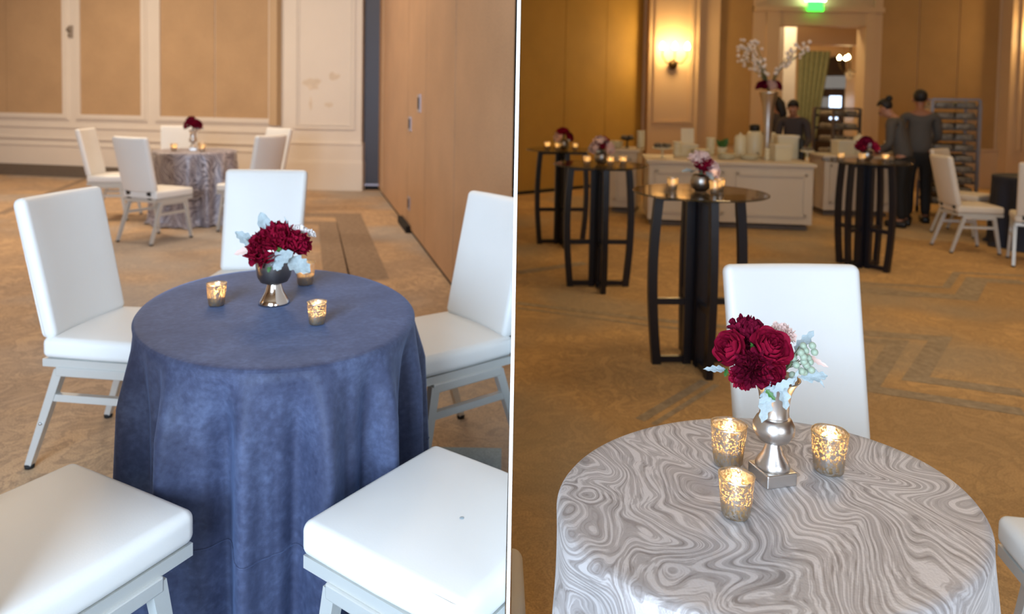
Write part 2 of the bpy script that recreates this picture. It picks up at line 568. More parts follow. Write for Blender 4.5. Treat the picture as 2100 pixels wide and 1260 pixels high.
def mat_glass(name, col, rough=0.02, mixf=0.35, metal=0.0):
    m, nt, b = new_mat(name)
    b.inputs['Base Color'].default_value = lin(col); b.inputs['Roughness'].default_value = rough; b.inputs['Metallic'].default_value = metal
    b.inputs['Specular IOR Level'].default_value = 0.8
    tr = N(nt, 'ShaderNodeBsdfTransparent')
    mx = N(nt, 'ShaderNodeMixShader'); mx.inputs[0].default_value = mixf
    nt.links.new(tr.outputs[0], mx.inputs[1]); nt.links.new(b.outputs[0], mx.inputs[2])
    nt.links.new(mx.outputs[0], nt.nodes['Material Output'].inputs['Surface'])
    return m


M['table_glass'] = mat_glass('smoked_table_glass', '#3b2f1a', 0.03, 0.62)
M['plastic'] = mat_glass('plastic_wrap', '#c8c8cc', 0.2, 0.22)
M['clear'] = mat_glass('clear_glass', '#d8d0bd', 0.05, 0.3)


# ------------------------------------------------------------------ the setting
class Wall:
    """pieces laid out along a wall line: s = metres along it, z = height, out = metres proud of the wall face"""
    def __init__(s, a, d, z0):
        s.a = Vector((a[0], a[1])); s.d = Vector((d[0], d[1])).normalized(); s.n = Vector((s.d.y, -s.d.x)); s.z0 = z0

    def pt(s, t, out, z):
        p = s.a + s.d * t + s.n * out
        return Vector((p.x, p.y, z))

    def mb(s, t0, t1, z0, z1, o0, o1, mb=None):
        mb = mb or MB()
        vs = [s.pt(t, o, z) for t in (t0, t1) for o in (o0, o1) for z in (z0, z1)]
        return mb.add(vs, [(0, 1, 3, 2), (4, 6, 7, 5), (0, 4, 5, 1), (2, 3, 7, 6), (0, 2, 6, 4), (1, 5, 7, 3)])

    def px(s, x, y):
        return onwall(x, y, s.a, s.d)

    def frame(s, t0, t1, z0, z1, w, o0, o1):
        m = MB()
        s.mb(t0, t0 + w, z0, z1, o0, o1, m); s.mb(t1 - w, t1, z0, z1, o0, o1, m)
        s.mb(t0 + w, t1 - w, z0, z0 + w, o0, o1, m); s.mb(t0 + w, t1 - w, z1 - w, z1, o0, o1, m)
        return m


def struct(name, mb, mat, parent=None, label=None):
    return mb.build(name, mat, parent, kind=None if parent else 'structure', label=label)


# floors: the left and the right room are laid separately, the right one 10 cm lower
XD = 0.0135       # the partition runs along x = XD * y
def half_floor(sign, z):
    y0, y1 = -3.0, 14.0 if sign > 0 else 13.0
    xe = 11.5 * sign
    poly = [(XD * y0, y0), (xe, y0), (xe, y1), (XD * y1, y1)]
    if sign < 0:
        poly = poly[::-1]
    return MB().prism(poly, z - 0.05, z)


floor_l = struct('floor', half_floor(-1, ZL), M['carpet_l'])
floor_r = struct('floor', half_floor(1, ZR), M['carpet_r'])


def carpet_band(pxs, z, floor, mat):
    pts = [at(x, y, z) for x, y in pxs]
    m = MB().add([(p.x, p.y, z + 0.0015) for p in pts], [tuple(range(len(pts)))])
    return m.build('carpet_band', mat, floor)


def carpet_stripe(pxs, w, z, floor, mat):
    """a woven stripe of constant width w (metres) along pixels of the floor"""
    pts = [at(x, y, z) for x, y in pxs]
    m = MB(); L, Rr = [], []
    for i, p in enumerate(pts):
        d = Vector((0, 0, 0))
        n = Vector((0, 0, 0))
        ds = []
        if i: ds.append((p - pts[i - 1]).normalized())
        if i < len(pts) - 1: ds.append((pts[i + 1] - p).normalized())
        d = sum(ds, Vector((0, 0, 0))).normalized()
        n = Vector((-d.y, d.x, 0)); k = 1 / max(0.35, n.dot(Vector((-ds[0].y, ds[0].x, 0))))
        L.append(p + n * w / 2 * k); Rr.append(p - n * w / 2 * k)
    q = len(pts)
    m.add([(p.x, p.y, z + 0.0015) for p in L + Rr], [(i, i + 1, q + i + 1, q + i) for i in range(q - 1)])
    return m.build('carpet_band', mat, floor)


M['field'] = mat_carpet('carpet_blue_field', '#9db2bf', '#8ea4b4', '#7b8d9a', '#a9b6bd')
MB().add([(x_, y_, ZL + 0.001) for x_, y_ in ((-1.25, 0.6), (0.0, 0.6), (0.0, 2.75), (-0.35, 2.75), (-0.35, 2.35), (-1.25, 2.35))], [(0, 1, 2, 3, 4, 5)]).build('carpet_field', M['field'], floor_l)  # blue-grey carpet area with the blue of the daylight also put into its colour
carpet_stripe([(560, 440), (714, 442), (758, 575)], 0.30, ZL, floor_l, M['band'])
carpet_stripe([(560, 456), (672, 458), (692, 575)], 0.20, ZL, floor_l, M['band'])
carpet_stripe([(0, 440), (60, 412), (180, 366)], 0.10, ZL, floor_l, M['band'])
carpet_stripe([(215, 452), (330, 450), (470, 452)], 0.07, ZL, floor_l, M['band'])
for pxs, w in (([(1060, 622), (1330, 655), (1500, 672)], 0.07), ([(1060, 632), (1330, 668), (1500, 686)], 0.035),
               ([(1700, 592), (1981, 611), (2003, 574), (2099, 580)], 0.16), ([(1700, 578), (1940, 590), (1962, 560), (2099, 566)], 0.06),
               ([(1700, 678), (1929, 695), (1877, 777), (2099, 807)], 0.11), ([(1700, 694), (1842, 703), (1778, 797), (2099, 846)], 0.10),
               ([(1446, 782), (1312, 862)], 0.05), ([(1470, 790), (1340, 872)], 0.03), ([(1060, 560), (1200, 540)], 0.12)):
    carpet_stripe(pxs, w, ZR, floor_r, M['band_r'])

ceil_l = struct('ceiling', MB().prism([(-11.5, -3), (XD * -3, -3), (XD * 13, 13), (-11.5, 13)], CEIL, CEIL + 0.1), M['ceiling'])
ceil_r = struct('ceiling', MB().prism([(XD * -3, -3), (11.5, -3), (11.5, 14), (XD * 14, 14)], CEIL, CEIL + 0.1), M['ceiling'])
# outer walls that close the rooms beyond the picture
struct('wall_left', MB().box((-11.55, 5, CEIL / 2), (0.1, 16, CEIL)), M['fabric'])
struct('wall_right', MB().box((11.55, 5.5, CEIL / 2 - 0.05), (0.1, 17, CEIL + 0.1)), M['gold2'])
# rear wall behind the camera with two tall window openings, the right one added for its light
rear = MB()
for x0, x1 in ((-11.5, -2.7), (-0.2, 1.3), (3.1, 11.5)):
    rear.box(((x0 + x1) / 2, -3.05, CEIL / 2 - 0.05), (x1 - x0, 0.1, CEIL + 0.1))
for x0, x1 in ((-2.7, -0.2), (1.3, 3.1)):
    rear.box(((x0 + x1) / 2, -3.05, 0.2), (x1 - x0, 0.1, 0.6))
    rear.box(((x0 + x1) / 2, -3.05, 3.6), (x1 - x0, 0.1, 1.4))
struct('wall_behind', rear, M['white_paint'])
for i, (x0, x1) in enumerate(((-2.7, -0.2), (1.3, 3.1))):
    fr = MB()
    for x in (x0 + 0.03, (x0 + x1) / 2, x1 - 0.03):
        fr.box((x, -3.02, 1.7), (0.06, 0.06, 2.4))
    for z in (0.53, 1.7, 2.87):
        fr.box(((x0 + x1) / 2, -3.02, z), (x1 - x0 - 0.1, 0.05, 0.06))
    w = struct('window_%d' % (i + 1), fr, M['white_paint'])
    MB().box(((x0 + x1) / 2, -3.06, 1.7), (x1 - x0, 0.01, 2.4)).build('pane', M['pane'], w)

# thin white partition between the two rooms, seen end on
pt = 0.0058
part_poly = [(XD * 1.16 - pt / 2, 1.16), (XD * 1.16 + pt / 2, 1.16), (XD * 11.0 + pt / 2, 11.0), (XD * 11.0 - pt / 2, 11.0)]
struct('wall_partition', MB().prism(part_poly, ZR, CEIL), M['divider_white'])

# ---- left room: panelled back wall
P0, P1 = at(0, 357, ZL), at(170, 364, ZL)
WB = Wall(P0, (P1.x - P0.x, P1.y - P0.y), ZL)
s_end = WB.px(600, 100)[0]
wall_back = struct('wall_back', WB.mb(-4.5, s_end, ZL, CEIL, -0.15, 0), M['white_paint'])
zb = WB.px(230, 236)[1]


def fabric_run(xs, out=0.012):
    """fabric panels between pixel columns xs (read at y = 100), one piece per pair"""
    for x0, x1 in xs:
        a, b = WB.px(x0, 100)[0], WB.px(x1, 100)[0]
        WB.mb(a + 0.004, b - 0.004, zb, CEIL - 0.25, 0, out).build('fabric_panel', M['fabric'], wall_back)


fabric_run([(14, 130), (166, 291), (330, 441), (442, 553)])
a = WB.px(14, 100)[0]
WB.mb(a - 1.6, a - 0.004, zb, CEIL - 0.25, 0, 0.012).build('fabric_panel', M['fabric'], wall_back)
for x0, x1 in ((-80, 130), (166, 291), (330, 553)):
    a, b = WB.px(x0, 100)[0], WB.px(x1, 100)[0]
    WB.frame(a - 0.07, b + 0.07, zb - 0.07, CEIL - 0.2, 0.07, 0, 0.035).build('panel_moulding', M['white_paint'], wall_back)
    WB.frame(a - 0.10, b + 0.10, zb - 0.10, CEIL - 0.17, 0.035, 0, 0.018).build('panel_moulding', M['white_paint'], wall_back)
for ypx, h, o in ((262, 0.035, 0.02), (286, 0.025, 0.03), (300, 0.03, 0.045)):
    z = WB.px(200, ypx)[1]
    WB.mb(-4.5, s_end, z - h / 2, z + h / 2, 0, o).build('wainscot_moulding', M['white_paint'], wall_back)
z300 = WB.px(200, 300)[1]
WB.mb(-4.5, s_end, ZL + 0.18, z300, 0, 0.03).build('wainscot_panel', M['white_paint'], wall_back)
bb = WB.mb(-4.5, WB.px(330, 330)[0], ZL, ZL + 0.19, 0.0, 0.05)
struct('baseboard_back', bb, M['baseboard'])
# wall plate
s, z = WB.px(143, 65)
tp = thing('speaker_wall_plate', 'small square grey volume plate on the white stile between fabric panels', 'wall plate', WB.pt(s, 0, z))
r_ = math.atan2(WB.d.y, WB.d.x); tp.rotation_euler = (0, 0, r_)
MB().box((0, -0.008, 0), (0.13, 0.016, 0.20)).build('plate', M['plate'], tp)
MB().lathe([(0, 0), (0.042, 0), (0.042, 0.012), (0, 0.014)], 20).xform(Matrix.Translation((0, -0.016, 0.03)) @ Matrix.Rotation(PI / 2, 4, 'X')).build('dial', M['dial'], tp, True)
MB().box((0, -0.02, -0.06), (0.05, 0.008, 0.03)).build('button', M['dial'], tp)

# pilaster
Q0, Q1 = at(578, 387, ZL), at(743, 391, ZL)
WP = Wall(Q0, (Q1.x - Q0.x, Q1.y - Q0.y), ZL)
pw = (Q1 - Q0).length
pil = struct('trim_1', WP.mb(0.02, pw - 0.02, ZL, CEIL, -0.9, 0), M['white_paint'])
zt = [WP.px(660, y)[1] for y in (333, 296, 265)]
WP.mb(-0.03, pw + 0.01, ZL, zt[0], -0.9, 0.05).build('plinth', M['white_paint'], pil)
WP.mb(-0.02, pw + 0.005, zt[0], zt[0] + 0.03, -0.9, 0.035).build('plinth_moulding', M['white_paint'], pil)
WP.mb(-0.01, pw, zt[0] + 0.03, zt[1], -0.9, 0.025).build('plinth_block', M['white_paint'], pil)
WP.mb(-0.01, pw, zt[1], zt[1] + 0.03, -0.9, 0.035).build('plinth_moulding', M['white_paint'], pil)
sa, sb = WP.px(603, 265)[0], WP.px(727, 265)[0]
WP.frame(sa, sb, zt[2], CEIL - 0.3, 0.045, 0, 0.02).build('panel_moulding', M['white_paint'], pil)
WP.frame(sa + 0.055, sb - 0.055, zt[2] + 0.055, CEIL - 0.35, 0.02, 0, 0.012).build('panel_moulding', M['white_paint'], pil)
# scuffed patches on the pilaster paint
for (x, y, rx, rz, se) in ((640, 172, 0.16, 0.10, 1), (685, 157, 0.09, 0.07, 2), (637, 212, 0.03, 0.11, 3), (676, 215, 0.08, 0.05, 4)):
    s, z = WP.px(x, y); rng = random.Random(se)
    k = 14; ph = [rng.uniform(0.6, 1.1) for _ in range(k)]
    ctr = WP.pt(s, 0.0008, z)
    MB().add([WP.pt(s + rx * ph[i] * math.cos(2 * PI * i / k), 0.0008, z + rz * ph[i] * math.sin(2 * PI * i / k)) for i in range(k)], [tuple(range(k))]).build('scuff_mark', M['stain'], pil)
# stepped trim left of the pilaster
for x0, x1, o in ((556, 563, 0.06), (563, 571, 0.11), (571, 578, 0.16)):
    a, b = WB.px(x0, 100)[0], WB.px(x1, 100)[0]
    WB.mb(a, b, zb - 0.1, CEIL, 0, o).build('stepped_trim', M['cream_paint'], wall_back)

# pocket jamb beside the folding wall
A0 = at(768, 379, ZL)
jl = Wall((Q1.x + 0.02, Q1.y + 0.12), (A0.x - Q1.x + 0.35, 0.02), ZL)
jamb = struct('trim_2', jl.mb(-0.02, 0.6, ZL + 0.04, CEIL, -0.06, 0), M['slot_grey'])
jl.mb(0.30, 0.325, ZL + 0.06, CEIL, 0, 0.03).build('aluminium_edge', M['alu'], jamb)
jl.mb(-0.02, 0.30, ZL + 0.06, ZL + 0.09, 0, 0.03).build('aluminium_edge', M['alu'], jamb)
jl.mb(0.33, 0.6, ZL, CEIL, 0, 0.02).build('shadow_gap', M['slot_black'], jamb)
jl.mb(-0.02, 0.6, ZL, ZL + 0.06, -0.05, 0.01).build('shadow_gap', M['slot_black'], jamb)

# folding operable wall of fabric leaves
A1 = at(1046, 752, ZL)
WA = Wall((A0.x, A0.y), (A1.x - A0.x, A1.y - A0.y), ZL)
al = ((A1.x - A0.x) ** 2 + (A1.y - A0.y) ** 2) ** 0.5
air = struct('wall_folding', WA.mb(0, al - 0.45, ZL + 0.02, CEIL, -0.10, -0.02), M['slot_black'])
seams = [0.0, WA.px(784, 300)[0], WA.px(836, 300)[0], WA.px(932, 300)[0], al - 0.03]
lf = [WA.pt(t_, o_, 0) for t_, o_ in ((seams[3] + 0.012, -0.02), (al - 0.10, -0.02), (al - 0.025, 0.0), (seams[3] + 0.012, 0.0))]
MB().prism([(q_.x, q_.y) for q_ in lf], ZL + 0.035, CEIL - 0.02).build('wall_leaf', M['airwall'], air)
for i in range(3):
    WA.mb(seams[i] + (0.0 if i == 0 else 0.012), seams[i + 1] - 0.012, ZL + 0.035, CEIL - 0.02, -0.02, 0.0).build('wall_leaf', M['airwall'], air)
WA.mb(seams[1] - 0.02, seams[1] + 0.03, ZL + 0.035, CEIL - 0.02, 0, 0.012).build('edge_strip', M['cream_paint'], air)
sl = WA.px(875, 100)[0]
WA.mb(sl - 0.006, sl + 0.006, ZL + 0.035, CEIL - 0.02, 0, 0.003).build('fabric_seam', M['airwall'], air)
WA.mb(0, al - 0.12, ZL, ZL + 0.03, -0.02, -0.01).build('floor_seal', M['seal'], air)
for x, y, w, h in ((860, 212, 0.17, 0.17), (841, 254, 0.17, 0.15), (839, 417, 0.15, 0.14)):
    s, z = WA.px(x, y)
    la = WA.mb(s - w / 2, s + w / 2, z - h / 2, z + h / 2, 0, 0.008).build('latch_plate', M['alu'], air)
    WA.mb(s - w / 5, s + w / 5, z - h / 3, z + h / 3, 0.008, 0.012).build('latch_slot', M['slot_black'], la)
s, z = WA.px(833, 458)
WA.mb(s - 0.35, s + 0.35, ZL, ZL + 0.07, 0.0, 0.05).build('floor_guide', M['seal'], air)

# ---- right room: gold side wall, back wall with pilasters and doorway
G0, G1 = at(1060, 400, ZR), at(1130, 393, ZR)
gd = Vector((G1.x - G0.x, G1.y - G0.y)).normalized()
YB_ = 13.1
tg = (YB_ - G0.y) / gd.y
WG = Wall((G0.x, G0.y), gd, ZR)
gold = struct('wall_side', WG.mb(-0.02, tg, ZR, CEIL, -0.1, -0.012), M['slot_black'])
for i in range(3):
    WG.mb(tg * i / 3 + 0.006, tg * (i + 1) / 3 - 0.006, ZR + 0.04, CEIL, -0.012, 0).build('wall_leaf', M['gold'], gold)
WG.mb(0, tg, ZR, ZR + 0.05, -0.01, 0.02).build('floor_seal', M['seal'], gold)

WR = Wall((0, YB_), (1, 0), ZR)


def bx(x, y=150):
    return WR.px(x, y)[0]


def bz(y, x=1600):
    return WR.px(x, y)[1]


dx0, dx1, dz = bx(1592), bx(1768), bz(52)
bw = MB()
WR.mb(bx(1318), dx0, ZR, CEIL, -0.25, 0, bw); WR.mb(dx1, 11.5, ZR, CEIL, -0.25, 0, bw); WR.mb(dx0, dx1, dz, CEIL, -0.25, 0, bw)
wall_far = struct('wall_far', bw, M['cream_paint'])
for x0, x1 in ((1470, 1540), (1803, 1880), (1881, 1962), (1963, 2044)):
    WR.mb(bx(x0), bx(x1) - 0.01, bz(300), CEIL, 0, 0.02).build('fabric_panel', M['gold2'], wall_far)
WR.mb(bx(1803), bx(2050), ZR, bz(302), 0, 0.05).build('wainscot_panel', M['cream_paint'], wall_far)
WR.mb(bx(1803), bx(2050), bz(302), bz(298), 0, 0.08).build('wainscot_rail', M['cream_paint'], wall_far)
for x0, x1, o in ((1540, 1566, 0.05), (1566, 1592, 0.09), (1768, 1786, 0.09), (1786, 1803, 0.05)):
    WR.mb(bx(x0), bx(x1), ZR, bz(24) if o > 0.08 else CEIL, 0, o).build('door_casing', M['cream_paint'], wall_far)
WR.mb(bx(1566), bx(1786), dz, bz(24), 0, 0.07).build('door_header', M['cream_paint'], wall_far)
WR.mb(bx(1540), bx(1803), bz(24), bz(14), 0, 0.12).build('door_cornice', M['cream_paint'], wall_far)
# pilaster carrying the sconce, and the one at the far right
pr = struct('trim_3', WR.mb(bx(1324), bx(1424), ZR, CEIL, 0, 0.28), M['cream_paint'])
WR.mb(bx(1424), bx(1470), ZR, CEIL, 0, 0.12).build('return_strip', M['cream_paint'], pr)
for x0, x1 in ((1334, 1341), (1404, 1412)):
    WR.mb(bx(x0), bx(x1), bz(255), CEIL - 0.2, 0.28, 0.31).build('panel_moulding', M['cream_paint'], pr)
WR.mb(bx(1341), bx(1404), bz(255), bz(250), 0.28, 0.31).build('panel_moulding', M['cream_paint'], pr)
p2 = struct('trim_4', WR.mb(bx(2050), 11.4, ZR, CEIL, 0, 0.28), M['cream_paint'])
for x0, x1 in ((2066, 2073), (2078, 2082)):
    WR.mb(bx(x0), bx(x1), bz(300), CEIL - 0.2, 0.28, 0.32).build('panel_moulding', M['cream_paint'], p2)


def point(name, loc, power, col, r=0.03, parent=None):
    d = bpy.data.lights.new(name, 'POINT'); d.energy = power; d.color = col; d.shadow_soft_size = r
    o = bpy.data.objects.new(name, d); COL.objects.link(o); o.location = loc; o.parent = parent
    return o


def sconce(xp, yp, out, label, n=3):
    s, z = WR.px(xp, yp)
    t = thing('wall_sconce', label, 'wall lamp', WR.pt(s, out, z))
    MB().lathe([(0, -0.28), (0.05, -0.26), (0.09, -0.2), (0.07, -0.14), (0.03, -0.1), (0, -0.1)], 14, (0, -0.06, -0.05)).build('backplate', M['bronze'], t, True)
    for i in range(n):
        a = -0.22 + 0.44 * i / max(1, n - 1)
        MB().tube([(0, -0.06, -0.18), (a * 0.6, -0.14, -0.22), (a, -0.18, -0.1), (a, -0.18, 0.02)], 0.012, 6).build('arm', M['bronze'], t, True)
        MB().lathe([(0, 0), (0.035, 0.01), (0.045, 0.05), (0.03, 0.11), (0, 0.14)], 10, (a, -0.18, 0.02)).build('bulb', M['bulb'], t, True)
    point('sconce_light', (0, -0.32, 0.08), 48, (1, 0.66, 0.28), 0.12, t)
    return t


sconce(1372, 108, 0.28, 'lit three-bulb sconce on the cream pilaster by the gold wall')
sconce(2112, 85, 0.28, 'lit sconce on the pilaster past the tray rack')

# room seen through the doorway
lob = struct('floor', MB().box(((dx0 + dx1) / 2, 17.2, ZR - 0.025), (9, 8.0, 0.05)), M['carpet_r'])
struct('ceiling', MB().box(((dx0 + dx1) / 2, 17.3, 3.9), (9, 7.8, 0.1)), M['ceiling'])
struct('wall_lobby_left', MB().box((dx0 - 2.4, 17.3, 1.9), (0.1, 7.8, 4.0)), M['cream_paint'])
struct('wall_lobby_right', MB().box((dx1 + 3.2, 17.3, 1.9), (0.1, 7.8, 4.0)), M['cream_paint'])
WL = Wall((0, 20.5), (1, 0), ZR)
wl = struct('wall_lobby', WL.mb(dx0 - 2.4, dx1 + 3.3, ZR, 4.0, -0.15, 0), M['cream_paint'])
WL2 = Wall((0, 17.0), (1, 0), ZR)
beam = struct('trim_5', WL2.mb(dx0 - 2.4, dx1 + 3, WL2.px(1690, 92)[1], 3.9, -0.3, 0), M['cream_paint'])
WL3 = Wall((0, 14.6), (1, 0), ZR)
colm = struct('trim_6', WL3.mb(WL3.px(1606, 150)[0], WL3.px(1631, 150)[0], ZR, 3.9, -0.3, 0), M['white_paint'])
area('lobby_light', (dx0 + 0.55, 13.9, 3.6), (WL3.px(1618, 150)[0], 14.5, 2.0), 0.5, 0.5, 40, (1, 0.78, 0.45))
area('lobby_light', ((dx0 + dx1) / 2 + 0.6, 17.6, 3.8), ((dx0 + dx1) / 2 + 0.6, 17.6, 0), 1.5, 1.5, 150, (1, 0.74, 0.42))
# curtain
cl0, cl1 = WL.px(1626, 200)[0], WL.px(1692, 200)[0]
cz = WL.px(1650, 106)[1]


def curt(u, v):
    w = (cl1 - cl0) * (1 - 0.45 * v)
    x = cl0 + u * w
    return Vector((x, 20.2 + 0.05 * math.sin(u * 40), cz - v * (cz - ZR)))


MB().grid(curt, 60, 10).build('curtain', M['curtain'], None, True, label='long green curtain hanging beside the arched doors beyond the doorway', cat='curtain')
# arched dark doors with daylit panes
ax0, ax1 = WL.px(1664, 200)[0], WL.px(1800, 200)[0]
atop = WL.px(1720, 114)[1]; aspr = WL.px(1720, 150)[1]
arch = thing('arched_entrance_doors', 'dark arched entrance doors with daylit glass panes beyond the doorway', 'door', ((ax0 + ax1) / 2, 20.42, ZR))
hw = (ax1 - ax0) / 2; am = MB()
prof = [(-hw, 0)] + [(-hw * math.cos(PI * i / 16), (aspr - ZR) + (atop - aspr) * math.sin(PI * i / 16)) for i in range(17)] + [(hw, 0)]
am.add([(x, 0, z) for x, z in prof] + [(x, -0.06, z) for x, z in prof], [tuple(range(len(prof) - 1, -1, -1)), tuple(range(len(prof), 2 * len(prof)))] + [(i, (i + 1) % len(prof), len(prof) + (i + 1) % len(prof), len(prof) + i) for i in range(len(prof))])
am.build('door_frame', M['dark_wood'], arch)
for (x0, x1, y0, y1, m) in ((1681, 1703, 156, 182, 'pane_dim'), (1705, 1726, 156, 182, 'pane_dim'), (1728, 1752, 156, 182, 'pane_dim'),
                            (1681, 1695, 199, 222, 'pane_dim'), (1697, 1719, 197, 222, 'pane'), (1728, 1749, 196, 268, 'pane'), (1697, 1718, 234, 245, 'pane'),
                            (1645, 1661, 232, 244, 'pane'), (1642, 1664, 250, 261, 'pane'), (1730, 1747, 272, 279, 'pane')):
    a, za = WL.px(x0, y0); b, zb_ = WL.px(x1, y1)
    MB().box(((a + b) / 2 - (ax0 + ax1) / 2, -0.075, (za + zb_) / 2 - ZR), (b - a, 0.03, za - zb_)).build('pane', M[m], arch)
# chandelier
WC = Wall((0, 18.4), (1, 0), ZR)
s, z = WC.px(1744, 118)
ch = thing('chandelier', 'small lit chandelier hanging beyond the doorway', 'chandelier', (s, 18.4, z))
MB().tube([(0, 0, -0.5), (0, 0, 0.2), (0, 0, 3.85 - z)], 0.015, 6).build('stem', M['bronze'], ch)
for i in range(5):
    a = 2 * PI * i / 5 + 0.3
    x, y = 0.26 * math.cos(a), 0.26 * math.sin(a)
    MB().tube([(0, 0, -0.3), (x * 0.6, y * 0.6, -0.38), (x, y, -0.2), (x, y, -0.06)], 0.01, 6).build('arm', M['bronze'], ch)
    MB().lathe([(0, 0), (0.04, 0.02), (0.05, 0.06), (0, 0.13)], 8, (x, y, -0.06)).build('bulb', M['bulb'], ch, True)
MB().lathe([(0, -0.62), (0.06, -0.55), (0.14, -0.42), (0.02, -0.36), (0, -0.34)], 10).build('crystal_bowl', M['clear'], ch, True)
# exit sign over the doorway
s, z = WR.px(1665, 2)
ex = thing('exit_sign', 'lit green exit sign with a green lower edge over the doorway', 'sign', WR.pt(s, 0.12, z))
MB().box((0, -0.04, 0.10), (0.36, 0.05, 0.26)).build('sign_box', M['lamp_white'], ex)
MB().box((0, -0.04, -0.115), (0.28, 0.03, 0.17)).build('sign_lower_block', M['lamp_green'], ex)  # bright green block below the sign box
cu = bpy.data.curves.new('sign_letters', 'FONT'); cu.body = 'EXIT'; cu.size = 0.17; cu.align_x = 'CENTER'; cu.extrude = 0.003
tmp = bpy.data.objects.new('tmp_letters', cu); COL.objects.link(tmp)
bpy.context.view_layer.update()
me = bpy.data.meshes.new_from_object(tmp.evaluated_get(bpy.context.evaluated_depsgraph_get()))
bpy.data.objects.remove(tmp)
lt = obj('sign_letters', me, M['lamp_green'], ex, loc=(0, -0.068, 0.06)); lt.rotation_euler = (PI / 2, 0, 0)


# ------------------------------------------------------------------ chairs
def chair_parts(t, pad, backrest=True):
    """banquet chair facing +Y, origin on the floor under the seat centre"""
    fm = M['chair_metal']

    def seat_warp(p):
        f = 1 - 0.03 * max(0, -p.y / 0.215)
        return (p.x * f, p.y, p.z)
    seat = MB().rbox((0, 0, 0.45), (0.435, 0.44, 0.075), 0.022, m=6, k=3, bulge=(0.004, 0.004, 0.012), warp=seat_warp).build('seat_cushion', pad, t, True)
    # welt seam round the cushion top
    hw, hd, z = 0.2085, 0.211, 0.478
    loop = []
    rr = 0.022
    for cx_, cy_, a0 in ((hw - rr, hd - rr, 0), (-hw + rr, hd - rr, PI / 2), (-hw + rr, -hd + rr, PI), (hw - rr, -hd + rr, 1.5 * PI)):
        for i in range(4):
            a = a0 + PI / 2 * i / 3
            loop.append((cx_ + rr * math.cos(a), cy_ + rr * math.sin(a), z))
    loop.append(loop[0])
    MB().tube(loop, 0.0028, 5, False).build('seat_welt', pad, seat, True)
    # seat rails
    sf = MB()
    for x in (-0.195, 0.195):
        sf.box((x, 0.0, 0.397), (0.03, 0.43, 0.028))
    for y in (-0.2, 0.2):
        sf.box((0, y, 0.397), (0.36, 0.03, 0.028))
    sf.build('seat_rail', fm, t)
    for sx in (-1, 1):
        x = sx * 0.2
        MB().rbox((x, -0.01, 0.368), (0.034, 0.30, 0.034), 0.004, m=1, k=1).build('side_rail', fm, t)
        for p0, p1 in (((x, 0.13, 0.372), (x + sx * 0.012, 0.19, 0.012)), ((x, -0.15, 0.372), (x + sx * 0.012, -0.27, 0.012))):
            lg = MB().bar(p0, p1, 0.03, 0.034, (1, 0, 0), 0.024, 0.024).build('leg', fm, t)
            MB().lathe([(0, 0), (0.016, 0), (0.018, 0.012), (0.013, 0.016), (0, 0.016)], 10, (p1[0], p1[1], 0.0)).build('foot_glide', M['black_rubber'], lg, True)
            if p0[1] < 0:
                a = 0.55
                q = [p0[i] + (p1[i] - p0[i]) * a for i in range(3)]
                MB().ball((q[0] + sx * 0.016, q[1], q[2]), 0.006, 8, 5).build('bolt', M['chrome'], lg, True)
        MB().bar((x + sx * 0.003, 0.142, 0.27), (x + sx * 0.003, -0.178, 0.27), 0.022, 0.026).build('stretcher', fm, t)
    if backrest:
        lean = math.atan2(0.115, 0.51)
        mat = Matrix.Rotation(lean, 4, 'X')

        def bw(p):
            f = 1 + 0.025 * p.z / 0.26
            return (p.x * f, p.y - 0.02 * (p.x / 0.21) ** 2 * -1, p.z)
        c = Vector((0, -0.272, 0.732))
        bk = MB().rbox(c, (0.415, 0.055, 0.525), 0.024, m=6, k=3, bulge=(0, 0.008, 0.003), mat=mat, warp=bw).build('backrest', pad, t, True)
        lp = []
        for cx_, cz_, a0 in ((0.175, 0.235, 0), (-0.175, 0.235, PI / 2), (-0.17, -0.235, PI), (0.17, -0.235, 1.5 * PI)):
            for i in range(4):
                a = a0 + PI / 2 * i / 3
                lp.append(c + mat @ Vector((cx_ + 0.024 * math.cos(a), -0.0225 + 0.017, cz_ + 0.024 * math.sin(a))))
        lp.append(lp[0])
        MB().tube(lp, 0.003, 5, False).build('back_welt', pad, bk, True)
        for x in (-0.13, 0.13):
            MB().bar((x, -0.205, 0.39), (x, -0.232, 0.52), 0.05, 0.012).build('back_bracket', M['black_rubber'], t)
    return t


def clip_tree(t, sign, margin=0.006):
    """trim a thing where it meets the partition"""
    bpy.context.view_layer.update()
    for o in list(t.children_recursive):
        if o.type != 'MESH':
            continue
        mw = o.matrix_world; inv = mw.inverted()
        nrm = Vector((1, -XD, 0)).normalized()
        co = inv @ Vector((sign * margin, 0, 0)); no = (inv.to_3x3() @ nrm).normalized()
        bm = bmesh.new(); bm.from_mesh(o.data)
        r = bmesh.ops.bisect_plane(bm, geom=bm.verts[:] + bm.edges[:] + bm.faces[:], plane_co=co, plane_no=no, clear_outer=sign < 0, clear_inner=sign > 0)
        if len(bm.faces) == 0:
            bm.free(); bpy.data.objects.remove(o); continue
        me = o.data.copy(); bm.to_mesh(me); bm.free(); o.data = me


